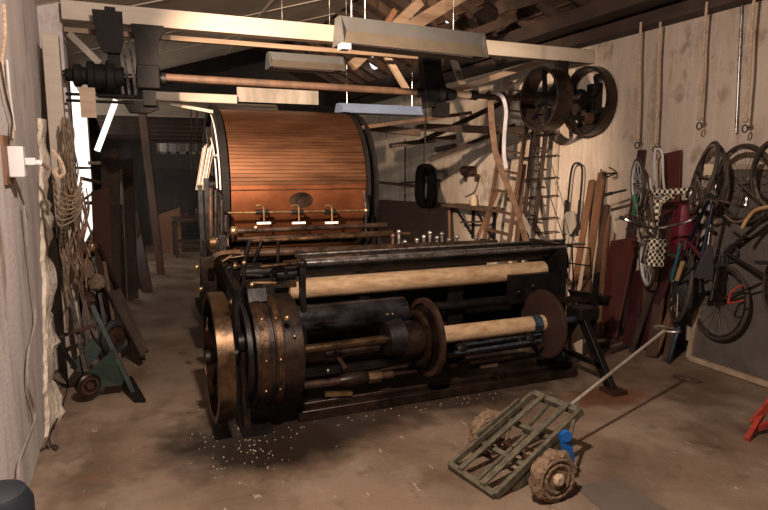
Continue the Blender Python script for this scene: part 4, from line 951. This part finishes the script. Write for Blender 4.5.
# dusty panel leaning on wall
bl, br_ = at(691, 343, X=4.66), at(775, 366, X=4.66)
yb0, yb1 = bl.y, br_.y-1.1
def pan(y, z): return P(4.66+(.26)*z/1.75, y, z)
t = thing('mesh_panel', 'large dusty wire panel in a cream frame leaning behind the bicycles', 'panel', (4.66, (yb0+yb1)/2, 0))
MB().prism([pan(yb0, .06), pan(yb1, .06), pan(yb1, 1.75), pan(yb0, 1.75)], (.008, 0, 0)).build('panel_sheet', 'mesh_panel', t)
for (p, q_) in (((yb0, .03), (yb1, .03)), ((yb0, .03), (yb0, 1.76)), ((yb0, 1.76), (yb1, 1.76)), ((yb1, .03), (yb1, 1.76))):
    MB().bar(pan(*p)+P(-.01, 0, 0), pan(*q_)+P(-.01, 0, 0), .045, .045).build('frame_bar', 'pale_wood', t)
wr = MB()
for i in range(1, 80): y = yb0+(yb1-yb0)*i/80; wr.bar(pan(y, .06)-P(.002, 0, 0), pan(y, 1.74)-P(.002, 0, 0), .0025, .0025)
for i in range(1, 70): z = .06+1.68*i/70; wr.bar(pan(yb0, z)-P(.002, 0, 0), pan(yb1, z)-P(.002, 0, 0), .0025, .0025)
wr.build('wire_mesh', 'mesh_panel', t)

# red folding stool at right edge
t = thing('red_trestle', 'red painted wooden trestle leg cut off by the right edge', 'trestle', (3.75, 2.45, 0))
a = at(747, 440, Z=.01); b_ = at(775, 392, Z=.22)
MB().bar(a, b_, .03, .035).build('leg', 'red_paint', t)
MB().bar(at(752, 424, Z=.06), at(782, 388, Z=.3), .02, .05).build('rail', 'red_paint', t)
MB().bar(at(757, 428, Z=.05), at(800, 415, Z=.12), .025, .04).build('cross_bar', 'red_paint', t)
MB().bar(at(790, 448, Z=.01), at(800, 400, Z=.3), .03, .035).build('leg', 'red_paint', t)

# ------------------------------------------------------------ left pier things
t = thing('switch_box', 'white electric switch box on a wooden board on the pier', 'box', (-.56, 3.9, 1.69))
MB().box((-.60, 3.70, 1.66), (-.585, 3.90, 1.92)).build('backing_board', 'orange_wood', t)
MB().box((-.585, 3.77, 1.70), (-.51, 3.86, 1.865)).build('box', 'white', t, .006)
MB().box((-.51, 3.80, 1.765), (-.46, 3.845, 1.805)).build('plug', 'white', t, .004)
MB().tube((-.46, 3.82, 1.78), (-.43, 3.82, 1.775), .016).build('plug_end', 'white', t)
MB().tube((-.43, 3.82, 1.775), (-.40, 3.82, 1.74), .009).build('flex', 'wood', t)
def wallpath(pix, r, m, name, label, cat, X=-.585, sub=6):
    o = MB().path([at(x, y, X=X) for x, y in pix], r, sub=sub).build(name, m); return tag(o, label, cat)
wallpath([(4, 5), (5, 35), (2, 70), (10, 110), (13, 138)], .010, 'rope', 'cable', 'yellowish cable at the top left corner of the pier', 'cable', -.59)
wallpath([(7, 60), (10, 95), (15, 130)], .006, 'white', 'cable', 'thin white wire beside the yellowish cable', 'cable', -.58)
wallpath([(0, 62), (6, 95), (12, 120), (10, 140)], .006, 'cable_dark', 'cable', 'thin dark wire above the white switch box', 'cable', -.57)
wallpath([(24, 205), (27, 240), (32, 285), (35, 320), (28, 355), (28, 385), (35, 415), (27, 440), (19, 462), (18, 485)], .007, 'cable', 'cable', 'long pale cable wandering down the pier face to the floor', 'cable', -.575)
wallpath([(60, 375), (68, 382), (63, 405), (60, 416), (66, 419), (60, 416), (50, 432), (50, 445)], .006, 'cable_dark', 'cable', 'dark flex looping at the foot of the plaster edge', 'cable', -.54)
o = MB().path([at(x, y, Z=.008) for x, y in ((50, 445), (57, 446), (56, 450), (50, 446), (38, 452), (32, 462), (28, 478), (22, 490))], .007, sub=6).build('cable', 'cable_dark'); tag(o, 'dark cable lying on the floor by the pier foot', 'cable')
# black rounded thing in the corner
c = at(-6, 487, X=-.44); hh = c.z; c.z = 0
o = MB().lathe(c, (0, 0, 1), [(0, .09), (.02, .10), (hh-.06, .105), (hh-.02, .085), (hh, .04)], 28).build('rounded_object', 'navy_cover'); tag(o, 'black rounded object at the bottom left corner on the floor', 'object')
# whitewashed post and stuff behind the pier
pa, pb = at(43, 60, Y=5.3), at(60, 60, Y=5.3)
o = MB().box((pa.x, 5.3, 0), (pb.x, 5.42, zt)).build('wall_post', 'white_beam', bevel=.006); tag(o, 'whitewashed wooden post just behind the pier', 'post')
o = MB().bar(at(70, 34, Y=5.72), at(101, 64, Y=5.66), .07, .05).build('corner_brace', 'grey_plank'); tag(o, 'grey brace slanting from the tie beam end to the gear bracket', 'brace')
o = MB().box(at(79, 87, Y=5.455), at(97, 118, Y=5.485)).build('orange_flap', 'pale_wood'); tag(o, 'small tan board hanging at the top of the bright window', 'board')
o = MB().tube(at(116, 100, Y=7.6), at(97, 151, Y=7.6), .032, n=10).build('bright_strip', 'gap_glow'); tag(o, 'glowing white slanting strip in place of a daylight gap beside the bright window', 'lamp')  # emissive tube put in for daylight through a gap between boards
for (x0, y0, x1, y1, lab) in ((88, 163, 106, 163, 'pale bracket peg highest beside the bright window'), (80, 178, 106, 184, 'dark hooked peg across the bright window'), (84, 203, 106, 203, 'dark peg lower beside the bright window'), (96, 222, 106, 222, 'pale peg under the dark peg'), (97, 240, 108, 238, 'lowest pale peg beside the window')):
    o = MB().tube(at(x0, y0, Y=8.2), at(x1, y1, Y=8.2), .022, n=8).build('wall_peg', 'pale_wood' if 'pale' in lab else 'iron_rust'); tag(o, lab, 'peg')
# rope hanks on the pier corner
def hank(label, cpx, Y, n, spread, L0, L1, m, r=.006):
    t = thing('rope_hank', label, 'rope', at(cpx[0], cpx[1]+L1, Y=Y))
    for i in range(n):
        x0 = cpx[0]+random.uniform(-spread, spread); y0 = cpx[1]+random.uniform(-3, 8); pts = []
        L_ = random.uniform(L0, L1); x = x0; ph = random.uniform(0, 6)
        for k_ in range(7):
            pts.append(at(x0+math.sin(ph+k_*.9)*spread*.45+k_*random.uniform(.3, 1.3), y0+L_*k_/6, Y=Y+random.uniform(-.05, .05)))
        MB().path(pts, r*random.uniform(.7, 1.4), m=5, sub=4).build('strand', m, t)
    return t
h = hank('pale jute strands hanging beside the plaster edge', (67, 118), 5.1, 14, 5, 60, 120, 'jute')
MB().path([at(x, y, Y=4.42) for x, y in ((52, 150), (60, 160), (64, 172), (59, 177), (55, 172), (58, 167))], .012, sub=5).build('coil', 'rope', h)
for i in range(7):
    MB().path([at(52+i, 175+7*i, Y=4.5), at(60, 190+6*i, Y=4.45), at(74, 196+4*i, Y=4.5), at(82, 178+5*i, Y=4.55)], .007, sub=4).build('strand', 'jute', h)
hank('dark tangled strands hanging under the jute below the window', (76, 190), 4.9, 14, 9, 60, 100, 'leather')
hank('grey frayed cord hanging along the lower plaster edge', (62, 200), 4.9, 7, 3, 80, 140, 'jute', .007)

# left group: sack truck and second truck
t = thing('sack_truck', 'green sack truck with small round wheel standing near the left pier', 'sack truck', (-.25, 4.95, 0))
def b2(p, q, Y0, Y1, w_, h_, nm, m): return MB().bar(at(*p, Y=Y0), at(*q, Y=Y1), w_, h_).build(nm, m, t, .003)
b2((56, 228), (86, 372), 5.3, 4.95, .035, .035, 'rail', 'iron_brown')
b2((92, 305), (136, 398), 5.0, 4.85, .035, .035, 'rail', 'green')
b2((56, 338), (104, 322), 5.0, 5.0, .025, .025, 'cross_bar', 'iron_rust')
b2((57, 340), (75, 368), 4.95, 4.95, .03, .03, 'brace', 'iron')
MB().prism([at(86, 375, Y=4.9), at(113, 349, Y=4.9), at(126, 376, Y=4.9), at(122, 385, Y=4.88), at(96, 388, Y=4.88)], (0, .03, 0)).build('side_plate', 'green', t)
MB().prism([at(70, 368, Y=5.0), at(92, 338, Y=5.05), at(102, 350, Y=5.05), at(84, 374, Y=5.0)], (0, .02, 0)).build('back_plate', 'green', t)
a, b_, c, d = at(120, 384, Z=.05), at(132, 378, Z=.08), at(146, 402, Z=.01), at(134, 402, Z=.01)
MB().prism([a, b_, c, d], (0, 0, .02)).build('toe_plate', 'iron', t)
wcn = at(92, 384, Y=4.86)
wo = MB().lathe(wcn+P(-.03, .0, 0), (.45, -.9, 0), [(-.025, .03), (-.02, .075), (-.01, .088), (.03, .088), (.04, .075), (.04, .03)], 28).build('wheel', 'iron_brown', t)
MB().lathe(wcn+P(-.012, -.036, 0), (.45, -.9, 0), [(0, .03), (.02, .025)], 14).build('hub', 'iron_rust', wo)
MB().ring(wcn+P(-.01, -.04, 0), (.45, -.9, 0), .066, .05, .012, 24).build('wheel_ring', 'iron_rust', wo)
t = thing('sack_truck', 'dark sack truck with a thick black wheel behind the green one', 'sack truck', (-.1, 5.8, 0))
for (p, q, Y0, Y1) in (((109, 292), (143, 357), 6.0, 5.5), ((118, 290), (146, 352), 6.1, 5.6)):
    MB().bar(at(*p, Y=Y0), at(*q, Y=Y1), .04, .04).build('rail', 'dark_wood', t)
MB().prism([at(110, 292, Y=6.0), at(117, 290, Y=6.0), at(145, 352, Y=5.55), at(140, 358, Y=5.5)], (0, .02, 0)).build('back_board', 'dark_wood', t)
MB().bar(at(131, 340, Y=5.6), at(142, 360, Y=5.55), .05, .02).build('toe_plate', 'iron_brown', t)
wc2 = at(116, 337, Y=5.75)
wo = MB().torus(wc2, (.6, -.8, 0), .125, .038, 32, 10).build('wheel', 'rubber', t)
MB().lathe(wc2-V((.6, -.8, 0))*.03, (.6, -.8, 0), [(0, .09), (.05, .09), (.06, .03), (.08, .03)], 24).build('hub', 'iron_rust', wo)
MB().bar(at(84, 250, Y=6.4), at(112, 320, Y=6.0), .035, .035).build('rail', 'iron_brown', t)
MB().bar(at(98, 245, Y=6.5), at(124, 305, Y=6.1), .035, .035).build('rail', 'iron_brown', t)
# junk pile between pier and window
jn = [('wood', 'brown stick leaning behind the green sack truck', (70, 250), (92, 330), 5.6), ('iron_rust', 'rusty rod leaning among the left junk', (82, 235), (80, 330), 5.8), ('dark_wood', 'dark batten leaning left behind the trucks', (75, 240), (96, 320), 6.2),
      ('iron', 'black bar leaning left of the thick wheel', (90, 240), (104, 318), 6.2), ('wood', 'short brown stick leaning above the thick wheel', (104, 262), (110, 300), 6.2)]
for m, lab, p, q, Y in jn:
    a, b_ = at(*p, Y=Y), at(*q, Y=Y-.2)
    o = MB().bar(a, b_+(b_-a)*max(0, (b_.z-.01)/(a.z-b_.z)), .03, .03).build('leaning_stick', m); tag(o, lab, 'stick')
for i, (x, y, r, m, lab) in enumerate([(92, 247, .05, 'brass', 'small shiny lamp head among the left junk'), (86, 300, .09, 'iron_rust', 'rusty lump in the junk pile behind the trucks'), (97, 282, .08, 'jute', 'frayed bundle in the junk pile behind the trucks'), (84, 270, .10, 'leather', 'brown bundle hanging above the junk pile')]):
    o = MB().lathe(at(x, y, Y=6.0)-P(0, 0, r), (0, 0, 1), [(0, r*.3), (r*.4, r*.9), (r, r), (r*1.6, r*.8), (r*2, r*.2)], 14, lambda a, t_: 1+.15*math.sin(a*5+t_*30)).build('junk_bundle', m); tag(o, lab, 'bundle')

# far left: tall boards leaning
fb = [((112, 268), (110, 150), 7.6, 8.2, .22, 'dark_wood', 'dark board leaning nearest in the far left row'), ((122, 270), (118, 170), 8.3, 8.8, .10, 'grey_plank', 'narrow grey board second in the far left row'),
      ((128, 268), (124, 160), 8.8, 9.3, .25, 'dark_wood', 'wide dark board third in the far left row'), ((138, 266), (128, 165), 9.5, 10, .10, 'wood', 'brown board fourth in the far left row'),
      ((143, 268), (133, 215), 9.3, 9.9, .16, 'hardboard', 'short brown panel leaning at the aisle edge'), ((159, 256), (142, 110), 10.5, 10.2, .12, 'wood', 'tall brown post leaning at the end of the aisle'), ((104, 268), (100, 190), 7.2, 7.6, .2, 'hardboard', 'brown sheet leaning below the bright window'),
      ((124, 272), (121, 205), 7.9, 8.2, .03, 'chrome', 'thin shiny metal strip leaning at the aisle edge')]
for p, q, Y0, Y1, w_, m, lab in fb:
    a, b_ = at(*p, Y=Y0), at(*q, Y=Y1); a = a+(a-b_)*max(0, a.z/(b_.z-a.z)) if a.z > 0 else P(a.x, a.y, .0)
    o = MB().bar(a, b_, w_, .03, (.5, 1, 0)).build('leaning_board', m); tag(o, lab, 'board')
# far end: joists, bench, panel, windows on back wall
for i in range(7):
    y = YE+.05+.55*i
    o = MB().box((-.45, y, 2.64-.055*i), (2.6, y+.10, 2.85-.055*(i+.2))).build('far_joist', 'dark_wood'); tag(o, 'dark ceiling joist over the far end of the aisle', 'joist', 'joists over the far end')
o = MB().box((-.45, YE-.12, 2.62), (2.6, YE-.02, 2.86)).build('far_beam', 'white_beam'); tag(o, 'pale cross beam at the far edge of the ceiling lining', 'beam')
w2 = MB()
b0, b1 = at(157, 128, Y=14.78), at(206, 152, Y=14.78)
wn = struct(MB().box((b0.x, 14.76, b1.z), (b1.x, 14.79, b0.z)).build('window_4', M.setdefault('dimglass', mat('dim_window_glass', (.05, .045, .04), (.03, .027, .025), .2, 0, 3, .0))))
for i in range(6):
    x = b0.x+(b1.x-b0.x)*i/5; w2.box((x-.03, 14.72, b1.z-.05), (x+.03, 14.76, b0.z+.05))
w2.box((b0.x, 14.72, b0.z), (b1.x, 14.76, b0.z+.08)); w2.box((b0.x, 14.72, b1.z-.08), (b1.x, 14.76, b1.z)); w2.build('window_frame', 'grey_plank', wn)
c0, c1 = at(156, 154, Y=14.6), at(204, 185, Y=14.6)
o = MB().prism([(c0.x, 14.66, c0.z), (c1.x, 14.66, c0.z), (c1.x, 14.66, c1.z+.3), (c0.x, 14.66, c0.z-.3)], (0, .14, 0)).build('back_sheet', 'wall_far'); tag(o, 'dull sheet under the far back window', 'sheet')
p0, p1 = at(157, 208, Y=13.2), at(181, 228, Y=13.2)
o = MB().prism([(p0.x, 13.2, 0), (p1.x, 13.2, 0), (p1.x, 13.2, p0.z), (p0.x, 13.2, p0.z-.15)], (0, .04, 0)).build('plywood_sheet', 'orange_wood'); tag(o, 'orange brown panel standing at the far end of the aisle', 'panel')
t = thing('work_bench', 'dark bench at the far end of the aisle', 'bench', (1.4, 12.6, 0))
MB().box((.75, 12.3, .72), (2.0, 12.9, .78)).build('bench_top', 'wood', t)
for x in (.8, 1.95):
    for y in (12.35, 12.85): MB().box((x-.03, y-.03, 0), (x+.03, y+.03, .72)).build('leg', 'dark_wood', t)
MB().box((.8, 12.35, .3), (1.95, 12.39, .36)).build('stretcher', 'dark_wood', t)
for i, x in enumerate((.9, 1.2, 1.5)):
    o = MB().box((x, 12.4, .781), (x+.16+.05*i, 12.6, .9+.05*i)).build('tin', ('iron_rust', 'wood', 'iron')[i], bevel=.01); tag(o, ('rusty tin at the left of the far bench', 'brown box in the middle of the far bench', 'black box at the right of the far bench')[i], 'box')
# pale sticks left of the drum and upright clutter
t = thing('stick_bundle', 'bundle of pale thin sticks leaning at the left side of the drum', 'bundle', at(203, 190, Y=6.3))
for i in range(7):
    MB().tube(at(196+1.6*i, 190, Y=6.3), at(203+1.8*i, 148-2*(i % 3), Y=6.4), .006, n=6).build('stick', 'white' if i % 2 else 'pale_wood', t)
for (x, y0, y1, lab) in ((203, 185, 262, 'dark upright post left of the drum'), (209, 178, 258, 'second dark upright post left of the drum')):
    a, b_ = at(x, y1, Y=6.1), at(x, y0, Y=6.1)
    o = MB().box((a.x-.02, 6.07, 0), (a.x+.02, 6.11, b_.z)).build('upright_post', 'iron'); tag(o, lab, 'post')
for (x, lab) in ((191, 'thin cord hanging left of the drum, left one'), (197, 'thin cord hanging left of the drum, right one')):
    a = at(x, 108, Y=9.0); b_ = at(x, 170, Y=9.0)
    o = MB().tube(a, b_, .010, n=6).build('pull_cord', 'wood'); tag(o, lab, 'cord')

# ------------------------------------------------------------ light
def spot(name, loc, target, power, col, size, angle, blend=.6):
    l = bpy.data.lights.new(name, 'SPOT'); l.energy = power; l.color = col; l.shadow_soft_size = size; l.spot_size = math.radians(angle); l.spot_blend = blend
    o = bpy.data.objects.new(name, l); COL.objects.link(o); o.location = loc
    o.rotation_euler = (V(target)-V(loc)).to_track_quat('-Z', 'Y').to_euler(); return o
spot('photo_lamp', (.45, 1.35, 3.05), (1.7, 3.8, .3), 580, (1, .83, .71), .06, 150, .35)
spot('side_lamp', (-.30, 2.75, 2.9), (3.5, 7.8, 1.5), 2300, (1, .75, .54), .04, 60, .55)
spot('ceiling_fill', (.30, .80, 2.2), (1.4, 6.6, 3.35), 150, (1, .82, .68), .1, 62, .7)  # added fill with no real fixture, replaces bounced light on the ceiling
W = bpy.data.worlds.new('world'); S.world = W; W.use_nodes = True
W.node_tree.nodes['Background'].inputs[0].default_value = (.70, .72, .85, 1); W.node_tree.nodes['Background'].inputs[1].default_value = .018

S.view_settings.view_transform = 'Standard'; S.view_settings.look = 'None'; S.view_settings.exposure = 0; S.view_settings.gamma = 1
S.view_settings.use_curve_mapping = False

S.cycles.diffuse_bounces = 2
